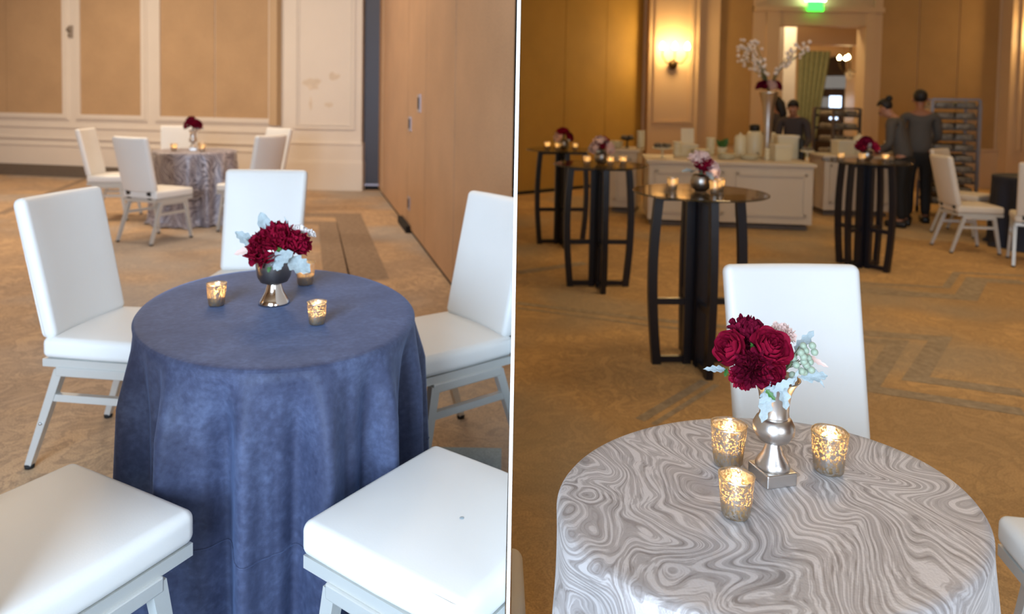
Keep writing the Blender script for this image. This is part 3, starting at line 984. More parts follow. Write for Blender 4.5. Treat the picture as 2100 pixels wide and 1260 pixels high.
D = math.radians
G_NAVY = 'white chairs round the navy table'
chairC = chair_parts(thing('banquet_chair', 'white padded chair seen side-on with its silver leg frame showing, at the blue table', 'chair', (-1.44, 2.72, ZL), D(-97), G_NAVY), M['vinyl'])
chairE = dup(chairC, (-1.25, 3.42, ZL), D(183), 'white padded chair standing behind the goblet of red flowers on the blue table', G_NAVY)
chairD = dup(chairC, (-0.262, 2.68, ZL), D(128), 'white padded chair at the blue table beside the folding wall', G_NAVY)
chairA = dup(chairC, (-0.95, 1.395, ZL), D(-27), 'white chair seat seen from above with a silver leg frame, free of marks', G_NAVY)
chairB = chair_parts(thing('banquet_chair', 'white chair seat with a small blue-grey mark, cut off by the partition', 'chair', (-0.119, 1.505, ZL), D(55), G_NAVY), M['vinyl'], backrest=False)
mk = MB().lathe([(0, 0.0), (0.005, 0.0006), (0.003, 0.0012), (0, 0.0014)], 10, (0.0, 0.0, 0.4985)).build('grease_mark', M['smudge'], chairB)
mk.location = (-0.02, -0.06, 0.0)
clip_tree(chairB, -1)
for o in chairD.children_recursive:
    o.data = o.data.copy()
clip_tree(chairD, -1)

G_FAR = 'chairs round the far silver table'
far = [((-3.32, 6.72), -22, 'pale chair with its back turned, in front of the far silver table'),
       ((-4.36, 7.86), -82, 'pale chair at the far silver table below the narrow fabric panel'),
       ((-2.66, 7.25), 66, 'pale chair at the far silver table nearest the folding wall'),
       ((-4.02, 8.62), 202, 'pale chair behind the red flowers of the far silver table'),
       ((-2.98, 8.5), 150, 'pale chair at the far silver table in front of the pilaster')]
for (x, y), a, lb in far:
    dup(chairC, (x, y, ZL), D(a), lb, G_FAR)

G_SIL = 'white chairs round the near silver table'
chairR = dup(chairC, (0.90, 1.845, ZR), D(184), 'white padded chair behind the red roses at the marbled silver table', G_SIL)
q = at(2066, 1068, ZR + 0.49)
chairS = dup(chairC, (q.x + 0.18, q.y - 0.21, ZR), D(80), 'white chair pushed against the right side of the marbled silver table', G_SIL)
q = at(1085, 1105, ZR + 0.49)
chairT = chair_parts(thing('banquet_chair', 'white chair seat tinted cream for shade, between the partition and the marbled silver table', 'chair', (-0.17, q.y - 0.235, ZR), D(-90), G_SIL), M['shaded_vinyl'], backrest=False)  # white seat whose dimness is put into the cream material
clip_tree(chairT, 1)

G_FR = 'chairs round the far navy table'
cf = chair_parts(thing('banquet_chair', 'cream chair turned side-on at the far navy table', 'chair', (4.86, 7.36, ZR), D(-97), G_FR), M['shaded_vinyl'])
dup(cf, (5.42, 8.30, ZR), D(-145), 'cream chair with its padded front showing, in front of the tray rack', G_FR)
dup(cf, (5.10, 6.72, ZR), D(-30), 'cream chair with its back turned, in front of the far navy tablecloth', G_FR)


# ------------------------------------------------------------------ cloth-covered tables
def disc_matrix(x0, x1, yt, yb, z, k):
    """table-top outline on the plane z from its rim in the picture, pulled most of the way to a circle"""
    t = np.linspace(0, 2 * PI, 48, endpoint=False)
    P = np.array([at((x0 + x1) / 2 + (x1 - x0) / 2 * math.cos(a), (yt + yb) / 2 + (yb - yt) / 2 * math.sin(a), z)[:2] for a in t])
    m = P.mean(0); C = (P - m).T @ (P - m) / 24
    w, V = np.linalg.eigh(C)
    s = math.sqrt(w[0] * w[1])
    A = V @ np.diag([math.sqrt(s) * (q / s) ** (k / 2) for q in w]) @ V.T
    return m, A


def table_and_cloth(name_label, cloth_label, ctr, A, z0, top, mat, seed, folds=13, amp=0.03, flare=0.03, group=None, n=300, seam=None):
    tb = thing('cafe_table', name_label, 'table', (ctr[0], ctr[1], z0))
    r = math.sqrt(abs(np.linalg.det(A)))
    tt = MB().lathe([(0, top - 0.03), (0.97, top - 0.03), (0.985, top - 0.004), (0, top - 0.004)], 48)
    tt.v = [(A[0][0] * x + A[0][1] * y, A[1][0] * x + A[1][1] * y, z) for x, y, z in tt.v]
    tt.build('tabletop', M['wood'], tb)
    MB().lathe([(0, 0.03), (0.035, 0.03), (0.03, 0.1), (0.03, top - 0.05), (0.09, top - 0.03), (0, top - 0.03)], 16).build('pedestal', M['chrome'], tb, True)
    MB().lathe([(0, 0), (0.22, 0), (0.22, 0.012), (0.05, 0.035), (0, 0.035)], 24).build('base', M['chrome'], tb, True)
    rng = random.Random(seed)
    ph = [rng.uniform(0, 2 * PI) for _ in range(8)]
    er = 0.012

    def fold(t):
        w = t + 0.16 * math.sin(2 * t + ph[5]) + 0.10 * math.sin(3 * t + ph[0])
        a = math.sin(folds * w + ph[1]); b = math.sin((folds * 2 - 3) * t + ph[2]); c = math.sin(5 * t + ph[3])
        a = math.copysign(abs(a) ** 0.8, a)
        return 0.70 * a + 0.30 * b + 0.25 * c
    v, f = [(0, 0, top)], []
    rings = []
    for q in (0.12, 0.25, 0.4, 0.55, 0.7, 0.82, 0.92, 0.97):
        rings.append(('t', q))
    for i in range(1, 4):
        rings.append(('e', i / 4))
    nd = 26
    for i in range(nd + 1):
        rings.append(('d', i / nd))
    H = top - er
    for kind, q in rings:
        for j in range(n):
            t = 2 * PI * j / n
            cx_, sy_ = math.cos(t), math.sin(t)
            u = (A[0][0] * cx_ + A[0][1] * sy_, A[1][0] * cx_ + A[1][1] * sy_)
            L = math.hypot(*u); d = (u[0] / L, u[1] / L)
            fo = fold(t)
            if kind == 't':
                R_ = L * q * (1 - er / L); z = top
            elif kind == 'e':
                a = PI / 2 * q
                R_ = L - er + er * math.sin(a); z = top - er * (1 - math.cos(a))
            else:
                s = q
                g = min(1, s * 4.5) * 0.55 + 0.45 * s
                out = flare * s + amp * g * (fo - 0.05)
                if s > 0.9:
                    out += 0.02 * ((s - 0.9) / 0.1) ** 2 * (1 + math.sin(9 * t + ph[6]))
                R_ = L + out
                z = H * (1 - s) + 0.004
                if s > 0.97:
                    z += 0.006 * (1 + math.sin(17 * t + ph[7]))
            v.append((d[0] * R_, d[1] * R_, z))
    for j in range(n):
        f.append((0, 1 + j, 1 + (j + 1) % n))
    for i in range(len(rings) - 1):
        for j in range(n):
            a, b = 1 + i * n + j, 1 + i * n + (j + 1) % n
            f.append((a, a + n, b + n, b))
    m = MB().add(v, f)
    co = m.build('tablecloth', mat, None, True, loc=(ctr[0], ctr[1], z0), label=cloth_label, cat='tablecloth', group=group)
    if seam:
        k = len(rings) - 1 - int(round((1 - seam) * nd))
        ring = [Vector(v[1 + k * n + j % n]) for j in range(n + 1)]
        MB().tube([p_ + Vector((p_.x, p_.y, 0)).normalized() * 0.0012 for p_ in ring], 0.0018, 5, False).build('hem_seam', mat, co, True)
    return co


TOP = 0.76
mL, AL = disc_matrix(295, 842, 533, 757, ZL + TOP, 0.62)
AL = AL * 0.965
clothL = table_and_cloth('pedestal table hidden under the blue velvet cloth', 'blue velvet tablecloth falling to the floor in deep folds', mL, AL, ZL, TOP, M['velvet'], 5, 15, 0.072, 0.004, seam=0.56)
# hem seam lines of the velvet panels
mR, AR = disc_matrix(1112, 2030, 847, 1235, ZR + TOP, 0.5)
clothR = table_and_cloth('pedestal table hidden under the near marbled silver cloth', 'silver marbled satin cloth under the square-footed urn of roses and berries', mR, AR, ZR, TOP, M['marble'], 11, 9, 0.03, 0.004)
q = at(390, 458, ZL)
FT = np.array([q.x, q.y + 0.12])
clothF = table_and_cloth('pedestal table hidden under the far silver cloth', 'silver grey marbled cloth on the far table before the panelled wall', FT, np.eye(2) * 0.43, ZL, TOP + 0.02, M['marble_far'], 8, 11, 0.05, 0.02, n=200)
clothN = table_and_cloth('pedestal table hidden under the far navy cloth', 'dark navy cloth on the table ringed by cream chairs', (5.76, 7.56), np.eye(2) * 0.46, ZR, TOP, M['velvet_dark'], 21, 10, 0.03, 0.03, n=160)


# ------------------------------------------------------------------ vases, candles, flowers
def votive_mesh():
    g = MB().lathe([(0, 0.004), (0.0215, 0.002), (0.0235, 0.006), (0.0262, 0.03), (0.0295, 0.066), (0.0302, 0.070), (0.0288, 0.0705),
                    (0.0276, 0.066), (0.0244, 0.03), (0.0218, 0.010), (0, 0.009)], 32)
    # the glass is hand-blown: dent it a little
    g.v = [(x * (1 + 0.03 * math.sin(5 * math.atan2(y, x) + z * 90)), y * (1 + 0.03 * math.sin(5 * math.atan2(y, x) + z * 90)), z) for x, y, z in g.v]
    return g.mesh('glass_cup', True)


V_G = votive_mesh()
V_W = MB().lathe([(0, 0.011), (0.0205, 0.011), (0.0225, 0.030), (0.021, 0.032), (0, 0.031)], 20).mesh('wax', True)
V_K = MB().tube([(0, 0, 0.031), (0.0005, 0, 0.037)], 0.0008, 5).mesh('wick')
V_F = MB().lathe([(0, 0.034), (0.0028, 0.037), (0.0042, 0.042), (0.0034, 0.049), (0.0015, 0.056), (0, 0.061)], 10).mesh('flame', True)
for me_, mm in ((V_G, 'mercury'), (V_W, 'wax'), (V_K, 'wick'), (V_F, 'flame')):
    me_.materials.append(M[mm])


def votive(loc, label, group, scale=1.0, power=0.5, rot=0.0):
    t = thing('votive_candle', label, 'candle', loc, rot, group)
    t.scale = (scale, scale, scale)
    obj('glass_cup', V_G, None, t); w = obj('wax', V_W, None, t); obj('wick', V_K, None, w); obj('flame', V_F, None, t)
    if power:
        point('candle_light', (0, 0, 0.048), power * 1.1, (1, 0.72, 0.40), 0.004, t)
    return t


ztL, ztR = ZL + TOP, ZR + TOP
G_VL, G_VR, G_VF = 'votives on the blue table', 'votives on the near silver table', 'votives on the far silver table'
for (x, y), lb, rt in (((444, 631), 'speckled mercury glass votive standing apart beside the goblet on the blue cloth', 0.3),
                       ((650, 669), 'gold-lit mercury glass votive in front of the goblet on the blue cloth', 1.7),
                       ((626, 588), 'mercury glass votive half hidden by a pale leaf behind the goblet', 2.9)):
    q = at(x, y - 4, ztL); votive(q, lb, G_VL, 0.93 * (q.y / 2.0), 0.55, rt)
for (x, y), lb, rt in (((1492, 955), 'amber-glowing mercury votive behind the urn on the marbled cloth', 0.8),
                       ((1508, 1060), 'silvery mercury votive in front of the urn foot on the marbled cloth', 2.2),
                       ((1699, 970), 'lit mercury votive standing alone beside the urn on the marbled cloth', 4.0)):
    q = at(x, y - 2, ztR); votive(q, lb, G_VR, 0.93 * (q.y / 1.09), 0.42, rt)

# goblet vase on the blue table
q = at(562, 622, ztL); gv = q.y / 2.0
gob = thing('goblet_vase', 'dark pewter goblet vase with a polished silver foot', 'vase', q)
gob.scale = (gv * 1.1,) * 3
MB().lathe([(0, 0.052), (0.018, 0.052), (0.034, 0.058), (0.042, 0.072), (0.046, 0.1), (0.049, 0.14), (0.0515, 0.150), (0.0495, 0.151), (0.046, 0.138), (0.043, 0.1), (0.038, 0.075), (0, 0.062)], 40).build('bowl', M['pewter'], gob, True)
MB().lathe([(0, 0), (0.039, 0), (0.0395, 0.004), (0.033, 0.014), (0.023, 0.032), (0.018, 0.05), (0.017, 0.056), (0, 0.056)], 40).build('foot', M['polish'], gob, True)


def urn(label, loc, sc, rot=0.3):
    t = thing('urn_vase', label, 'vase', loc, rot)
    t.scale = (sc,) * 3
    MB().rbox((0, 0, 0.0125), (0.062, 0.062, 0.025), 0.003, m=1, k=2).build('square_base', M['silver'], t)
    MB().lathe([(0, 0.025), (0.030, 0.025), (0.031, 0.030), (0.027, 0.038), (0.018, 0.052), (0.0135, 0.066), (0.0125, 0.074), (0, 0.074)], 40).build('foot', M['silver'], t, True)
    MB().lathe([(0, 0.072), (0.014, 0.072), (0.028, 0.078), (0.0365, 0.092), (0.037, 0.104), (0.031, 0.116), (0.0262, 0.120), (0, 0.120)], 40).build('globe', M['silver'], t, True)
    MB().lathe([(0, 0.118), (0.0262, 0.118), (0.0262, 0.124), (0.0255, 0.126), (0.0258, 0.145), (0.029, 0.165), (0.0355, 0.180), (0.0425, 0.190), (0.044, 0.1915), (0.0425, 0.1925), (0.034, 0.181), (0.027, 0.165), (0.0235, 0.145), (0, 0.13)], 40).build('trumpet_neck', M['silver'], t, True)
    return t


q_urn = at(1583, 984, ztR)
urnR = urn('brushed silver trumpet urn with a square foot on the near marbled cloth', q_urn, q_urn.y / F * 218 / 0.192, 0.25)
q_fur = Vector((FT[0] - 0.02, FT[1], ZL + TOP + 0.02))
urnF = urn('small silver trumpet urn on the far silver table', q_fur, 1.15, 0.4)


def align(d):
    return Vector((0, 0, 1)).rotation_difference(Vector(d).normalized()).to_matrix().to_4x4()


def bloom_mesh(name, R, seed, ruffle=0.0, rings=((0.13, 3, 1.0), (0.25, 4, 1.0), (0.38, 5, 0.97), (0.53, 6, 0.88), (0.7, 6, 0.72), (0.86, 7, 0.5))):
    """a bloom of curved overlapping petals, opening towards +Z"""
    rng = random.Random(seed)
    mb = MB()
    for ri, (rad, cnt, up) in enumerate(rings):
        off = rng.uniform(0, 6)
        for p in range(cnt):
            a0 = off + 2 * PI * p / cnt + rng.uniform(-0.15, 0.15)
            half = PI / cnt * 1.25
            hgt = R * (0.55 + 0.5 * up) * rng.uniform(0.93, 1.07)
            phs = rng.uniform(0, 6)
            flare = 0.10 + 0.34 * (1 - up)

            def fn(u, v, a0=a0, half=half, hgt=hgt, phs=phs, flare=flare, rad=rad, up=up):
                uu = 2 * u - 1
                w = half * (0.55 + 0.45 * math.sin(min(1, v * 1.3) * PI / 2)) * math.sqrt(max(0.02, 1 - 0.35 * uu * uu * v))
                a = a0 + uu * w
                r = R * rad * (0.12 + 0.95 * math.sin(v * PI * (0.46 + 0.24 * up))) + R * 0.30 * (1 - up) * max(0, v - 0.7) ** 1.3 * 2
                z = -0.35 * R + hgt * v * (1 - 0.16 * uu * uu * v) - R * (1 - up) * 0.5 * max(0, v - 0.7) * 1.6
                if ruffle:
                    q = ruffle * R * v ** 2
                    r += q * math.sin(5.5 * uu + phs) * 0.9
                    z += q * math.sin(7 * uu + 2 * phs)
                else:
                    r += 0.05 * R * v ** 3 * math.sin(3.2 * uu + phs)
                return Vector((r * math.cos(a), r * math.sin(a), z))
            mb.grid(fn, 13 if ruffle else 9, 7)
    mb.lathe([(0, -0.5 * R), (0.25 * R, -0.42 * R), (0.4 * R, -0.2 * R), (0.3 * R, 0.0), (0, 0.05 * R)], 10)
    return mb.mesh(name, True)


BLOOM = {'rose': bloom_mesh('rose', 1.0, 3), 'rose2': bloom_mesh('rose', 1.0, 14),
         'carn': bloom_mesh('carnation', 1.0, 7, 0.17, ((0.14, 3, 1.0), (0.30, 5, 1.0), (0.46, 6, 0.95), (0.62, 6, 0.82), (0.78, 7, 0.64), (0.9, 7, 0.45))),
         'carn2': bloom_mesh('carnation', 1.0, 23, 0.19, ((0.14, 3, 1.0), (0.30, 5, 1.0), (0.46, 6, 0.95), (0.62, 6, 0.82), (0.78, 7, 0.64), (0.9, 7, 0.45)))}
_cache = {}


def bloom(parent, kind, mat, loc, R, facing):
    k = (kind, mat)
    if k not in _cache:
        me = BLOOM[kind].copy(); me.materials.append(M[mat]); _cache[k] = me
    o = obj('rose' if 'rose' in kind else 'carnation', _cache[k], None, parent)
    o.matrix_local = Matrix.Translation(loc) @ align(facing) @ Matrix.Scale(R, 4)
    return o


def leaf_mb(L, wd, lobes=4, curl=0.25, cup=0.2, seed=1, deep=0.35):
    """lobed leaf along +X, top side up"""
    rng = random.Random(seed); ph = rng.uniform(0, 3)
    n = 22

    def fn(u, v):
        t = v; uu = 2 * u - 1
        env = (math.sin(PI * min(1, t ** 0.75 * 0.97 + 0.03))) ** 0.7
        w = wd * env * (1 - deep * (0.5 + 0.5 * math.cos(2 * PI * lobes * t + ph)) * min(1, abs(uu) * 1.3))
        if t < 0.12:
            w = wd * 0.07
        x = L * t + abs(uu) * w * 0.35
        y = uu * w
        z = -curl * L * t * t + cup * abs(uu) * w + 0.05 * wd * math.sin(9 * t + 4 * uu + ph) * abs(uu)
        return Vector((x, y, z))
    return MB().grid(fn, 9, n)


def leaf(parent, p0, p1, wd, normal, mat='miller', lobes=4, curl=0.2, cup=0.2, seed=1, deep=0.35, name='leaf'):
    p0, p1 = Vector(p0), Vector(p1)
    x = (p1 - p0); L = x.length; x.normalize()
    z = Vector(normal); z = (z - x * z.dot(x)).normalized(); y = z.cross(x)
    m = Matrix(((x.x, y.x, z.x, p0.x), (x.y, y.y, z.y, p0.y), (x.z, y.z, z.z, p0.z), (0, 0, 0, 1)))
    mb = leaf_mb(L, wd, lobes, curl, cup, seed, deep)
    # thin but solid: lower skin 0.5 mm below
    b = list(mb.v); nv = len(b); fs = list(mb.f)
    mb.add([(a[0], a[1], a[2] - 0.0005) for a in b], [tuple(reversed(q)) for q in fs])
    return mb.xform(m).build(name, M[mat], parent, True)


class Bouquet:
    """flowers placed by picture offsets from an anchor: (px right, px up, metres towards the camera)"""
    def __init__(s, label, axpx, aypx, Y, z_anchor):
        s.k = Y / F; s.ax, s.ay = axpx, aypx
        s.t = thing('flower_arrangement', label, 'flowers', aty(axpx, aypx, Y))

    def p(s, x, y, near=0.0):
        return Vector(((x - s.ax) * s.k, -near, (s.ay - y) * s.k))


bL = Bouquet('burgundy carnations with silvery leaves filling the pewter goblet', 566, 530, q.y if False else gob.location.y, 0)
for kd, mt, x, y, r, nr, fc in (('carn', 'rose', 552, 508, 37, 0.035, (-0.1, -0.8, 0.6)), ('carn2', 'rose', 566, 484, 33, -0.01, (0.0, -0.4, 0.9)), ('carn', 'rose', 612, 500, 27, 0.0, (0.7, -0.5, 0.5)),
                                ('carn2', 'carn', 529, 500, 24, -0.005, (-0.75, -0.4, 0.5)), ('carn2', 'rose', 588, 497, 29, 0.015, (0.3, -0.6, 0.7)), ('carn', 'carn', 560, 520, 26, 0.03, (0.1, -0.9, 0.1)),
                                ('carn', 'white_petal', 603, 478, 18, -0.045, (0.2, -0.1, 1)), ('carn2', 'white_petal', 627, 485, 11, -0.05, (0.6, 0, 0.8))):
    bloom(bL.t, kd, mt, bL.p(x, y, nr), r * bL.k * 1.0, fc)
for (x0, y0, x1, y1, w, nr, nm, mt, lb, sd) in ((545, 480, 532, 437, 17, -0.02, (0.2, -1, 0.1), 'miller', 3, 1), (525, 508, 484, 474, 17, -0.005, (0.2, -0.8, 0.5), 'miller', 4, 2), (528, 512, 503, 487, 11, 0.015, (-0.6, -0.6, 0.2), 'miller', 3, 3),
                                               (568, 535, 612, 506, 22, 0.055, (0.0, -1, 0.35), 'miller', 4, 4), (575, 528, 592, 540, 14, 0.06, (0.0, -0.9, 0.3), 'miller', 3, 5), (596, 524, 648, 545, 25, 0.045, (0.1, -0.8, 0.7), 'miller', 4, 6),
                                               (522, 510, 482, 519, 11, 0.005, (0, -0.8, 0.5), 'blush', 3, 7), (590, 495, 574, 448, 4, -0.05, (0.2, -1, 0), 'miller', 2, 8), (566, 536, 564, 549, 6, 0.05, (0, -1, 0.1), 'leaf', 3, 9), (578, 505, 591, 500, 6, 0.055, (0, -1, 0.3), 'leaf', 3, 10)):
    a, b = bL.p(x0, y0, nr), bL.p(x1, y1, nr + 0.012)
    leaf(bL.t, a, b, w * bL.k * 0.8, nm, mt, lb, 0.12, 0.25, sd, 0.28 if sd != 1 else 0.08)
MB().tube([(0, 0, -0.02), (0, 0, 0.0), (0, 0, 0.03)], 0.02, 8).build('stem_bundle', M['stem'], bL.t, True)

bR = Bouquet('burgundy roses with pale berries and silver lobed leaves in the near silver urn', 1577, 772, q_urn.y, 0)
for kd, mt, x, y, r, nr, fc in (('rose', 'rose', 1494, 712, 40, 0.01, (-0.75, -0.45, 0.5)), ('carn', 'carn', 1535, 684, 36, -0.02, (-0.1, -0.35, 0.95)), ('rose2', 'rose', 1566, 704, 45, 0.025, (0.1, -0.75, 0.72)),
                                ('carn2', 'carn', 1524, 736, 37, 0.045, (-0.3, -0.95, 0.15)), ('rose', 'rose', 1558, 744, 36, 0.04, (0.1, -0.95, 0.0)), ('carn', 'rose', 1512, 758, 27, 0.03, (-0.5, -0.8, -0.2)),
                                ('carn', 'carn', 1540, 716, 36, -0.01, (-0.1, -0.8, 0.5)), ('carn2', 'carn', 1530, 730, 40, -0.02, (-0.1, -0.8, 0.5)), ('carn2', 'blush', 1615, 694, 25, -0.03, (0.3, -0.4, 0.9))):
    bloom(bR.t, kd, mt, bR.p(x, y, nr), r * bR.k * 1.0, fc)
bc = obj('berry_cluster', MB().tube([bR.p(1600, 772, 0.0), bR.p(1615, 745, 0.01), bR.p(1632, 715, 0.01)], 0.0022, 6).mesh('berry_stems', True), M['stem'], bR.t)
BER = MB().ball((0, 0, 0), 1.0, 12, 8).mesh('berry', True); BER.materials.append(M['berry'])
for i, (x, y) in enumerate(((1612, 722), (1614, 733), (1624, 713), (1634, 705), (1643, 691), (1631, 697), (1634, 733), (1621, 742), (1633, 749), (1643, 741), (1642, 722), (1650, 706), (1618, 704), (1609, 756), (1627, 724), (1646, 730))):
    o = obj('berry', BER, None, bc, loc=bR.p(x + 3, y, 0.035 + 0.009 * ((i * 7) % 5 - 2) / 2)); o.scale = (7.4 * bR.k,) * 3
    if i % 3 == 0:
        MB().tube([bR.p(1612, 755, 0.0), bR.p(x, y, 0.008)], 0.001, 5).build('berry_stalk', M['stem'], bc, True)
for (x0, y0, x1, y1, w, nr, nm, mt, lb, sd, cu_) in ((1492, 760, 1438, 752, 13, 0.0, (0, -0.7, 0.7), 'miller', 4, 11, 0.1), (1560, 762, 1541, 843, 24, 0.05, (-0.2, -1, 0.3), 'miller', 4, 12, 0.1), (1575, 765, 1533, 800, 18, 0.055, (-0.1, -1, 0.4), 'miller', 4, 13, 0.15),
                                                    (1580, 762, 1592, 815, 20, 0.05, (0.1, -1, 0.2), 'miller', 3, 14, 0.15), (1560, 775, 1600, 745, 15, 0.06, (0, -1, 0.3), 'miller', 4, 15, 0.05), (1600, 770, 1607, 730, 7, 0.055, (-0.5, -1, 0), 'miller', 3, 16, 0.05),
                                                    (1628, 765, 1684, 752, 23, 0.02, (0.1, -0.8, 0.6), 'miller', 4, 17, 0.25), (1640, 735, 1676, 682, 20, -0.03, (-0.3, -1, 0.2), 'miller', 4, 18, 0.1), (1648, 728, 1706, 754, 11, -0.02, (0, -0.9, 0.5), 'blush', 5, 19, 0.05),
                                                    (1665, 755, 1684, 785, 5, 0.01, (0, -1, 0.2), 'miller', 3, 20, 0.1), (1545, 772, 1562, 790, 9, 0.06, (0, -1, 0.2), 'leaf', 3, 21, 0.1), (1530, 705, 1522, 688, 7, 0.03, (0, -1, 0.2), 'leaf', 3, 22, 0.1), (1486, 752, 1478, 765, 8, 0.01, (0, -1, 0.2), 'leaf', 3, 23, 0.1)):
    leaf(bR.t, bR.p(x0, y0, nr), bR.p(x1, y1, nr + 0.012), w * bR.k * 0.66, nm, mt, lb, cu_, 0.22, sd, 0.42)
MB().tube([(0, 0, -0.03), (0, 0, 0.0), (0, 0, 0.03)], 0.014, 8).build('stem_bundle', M['stem'], bR.t, True)


def small_bouquet(loc, sc, label, seed, blush=1, group=None, red=3):
    rng = random.Random(seed)
    t = thing('flower_arrangement', label, 'flowers', loc, 0, group)
    spots = [(-0.5, 0.15, 0.3), (0.45, 0.1, 0.25), (0.0, -0.4, 0.35), (0.05, 0.2, 0.6), (-0.2, -0.2, 0.62), (0.6, -0.3, 0.1), (-0.6, -0.25, 0.1)]
    n = red + blush
    for i in range(min(n, len(spots))):
        x, y, z = spots[(i + seed) % len(spots)]
        mt = 'blush' if i >= red else ('rose' if i % 2 else 'carn')
        bloom(t, 'carn' if i % 2 else 'rose', mt, Vector((x * 0.8, y * 0.8, z)) * sc, 0.56 * sc, (x, y - 0.3, z + 0.3))
    for i in range(5):
        a = 2 * PI * i / 5 + rng.uniform(0, 0.8)
        p0 = Vector((0.4 * math.cos(a), 0.4 * math.sin(a), 0)) * sc
        p1 = Vector((1.05 * math.cos(a), 1.05 * math.sin(a), rng.uniform(-0.35, 0.35))) * sc
        leaf(t, p0, p1, 0.22 * sc, (0, -0.5, 1), 'miller', 3, 0.1, 0.2, seed + i)
    MB().tube([(0, 0, -0.5 * sc), (0, 0, 0), (0, 0, 0.4 * sc)], 0.10 * sc, 6).build('stem_bundle', M['stem'], t, True)
    return t


small_bouquet((q_fur.x, q_fur.y, q_fur.z + 0.262), 0.105, 'small burgundy flower bunch in the urn on the far silver table', 4, 0, red=6)
for dx_, dy_, lb in ((-0.155, -0.16, 'lit votive standing furthest from the folding wall on the far silver table'), (0.03, 0.10, 'lit votive tucked behind the urn on the far silver table'), (0.165, -0.2, 'lit votive on the folding-wall side of the far silver table')):
    votive((FT[0] + dx_, FT[1] + dy_, ZL + TOP + 0.02), lb, G_VF, 1.15, 1.0)


# ------------------------------------------------------------------ tall cocktail tables
HB = 0.975
def highboy():
    t = thing('cocktail_table', 'x', 'table', (0, 0, 0), 0, 'glass-topped cocktail tables')
    R_, h = 0.375, HB
    MB().lathe([(0, h), (R_ - 0.004, h), (R_, h + 0.003), (R_, h + 0.009), (R_ - 0.004, h + 0.012), (0, h + 0.012)], 64).build('glass_top', M['table_glass'], t)
    wm = M['wood']
    for k in range(4):
        a = PI / 2 * k
        rot = Matrix.Rotation(a, 4, 'Z')
        # bowed outer leg
        m = MB(); n = 10
        pts = []
        for i in range(n + 1):
            u = i / n
            r = 0.222 + 0.036 * math.sin(PI * min(1, u * 0.9 + 0.02))
            pts.append((r, u * (h - 0.005)))
        vs = []
        for r, z in pts:
            for sx, sy in ((-0.025, -0.02), (0.025, -0.02), (0.025, 0.02), (-0.025, 0.02)):
                vs.append((r + sx, sy, z))
        fs = [(3, 2, 1, 0), tuple(4 * n + i for i in range(4))]
        for i in range(n):
            for j in range(4):
                fs.append((4 * i + j, 4 * i + (j + 1) % 4, 4 * i + 4 + (j + 1) % 4, 4 * i + 4 + j))
        m.add(vs, fs).xform(rot).build('leg', wm, t)
        MB().box((0.052, 0, h / 2), (0.045, 0.045, h - 0.01)).xform(rot).build('inner_post', wm, t)
        for z in (0.028, 0.36, h - 0.025):
            r1 = 0.215 if z < 0.1 or z > 0.9 else 0.24
            MB().box((0.07 + (r1 - 0.07) / 2, 0, z), (r1 - 0.06, 0.03, 0.035)).xform(rot).build('rail', wm, t)
    return t


HBS = [(Vector((1.095, 3.98, ZR)), 3, 'black cocktail table with a smoked glass top, standing nearest the white chair back'),
       (Vector((0.75, 5.64, ZR)), 3, 'black cocktail table standing in front of another by the gold wall'),
       (at(1150, 500, ZR), 6, 'black cocktail table partly hidden behind another by the gold wall'),
       (Vector((3.30, 6.47, ZR)), 33, 'black cocktail table standing by itself in front of the two staff')]
hb0 = highboy()
hbt = []
for i, (p, a, lb) in enumerate(HBS):
    if i == 0:
        hb0.location = p; hb0.rotation_euler = (0, 0, D(a)); hb0['label'] = lb; hbt.append(hb0)
    else:
        hbt.append(dup(hb0, p, D(a), lb))


def bowl_vase(loc, r, label, mat):
    t = thing('bowl_vase', label, 'vase', loc)
    MB().lathe([(0, 0), (r * 0.5, 0), (r * 0.85, r * 0.3), (r, r * 0.85), (r * 0.9, r * 1.4), (r * 0.72, r * 1.65), (r * 0.68, r * 1.62), (r * 0.85, r * 1.3), (r * 0.94, r * 0.85), (r * 0.8, r * 0.35), (0, r * 0.1)], 24).build('bowl', mat, t, True)
    return t


zt = ZR + HB + 0.012
NEAR_HB = [
    (((-0.15, 0.02), (0.055, -0.1), (0.12, 0.03)), 2, 3, 'the cocktail table by the white chair back'),
    (((-0.12, -0.12), (0.06, -0.14), (0.17, -0.06)), 2, 3, 'the cocktail table standing in front of another'),
    (((-0.06, -0.12), (0.12, -0.1), (-0.16, 0.02)), 3, 1, 'the cocktail table hidden behind another'),
    (((-0.09, -0.1), (0.13, -0.08), (-0.26, -0.05)), 4, 1, 'the cocktail table in front of the two staff')]
for i, (cand, red, blu, nm) in enumerate(NEAR_HB):
    p = HBS[i][0]
    bowl_vase((p.x + 0.01, p.y + 0.02, zt), 0.058, 'small silver bowl vase on ' + nm, M['pewter'])
    small_bouquet((p.x + 0.01, p.y + 0.02, zt + 0.115), 0.105, 'bunch of burgundy and blush flowers on ' + nm, i + 1, blu, 'flower bunches on the cocktail tables', red)
    for j, (cx_, cy_) in enumerate(cand):
        votive((p.x + cx_, p.y + cy_, zt), ('votive standing apart on ', 'votive in front of the bowl on ', 'votive beside the flowers on ')[j] + nm, 'votives on the cocktail tables', 1.05, 1.0 if j < 2 else 0.7)

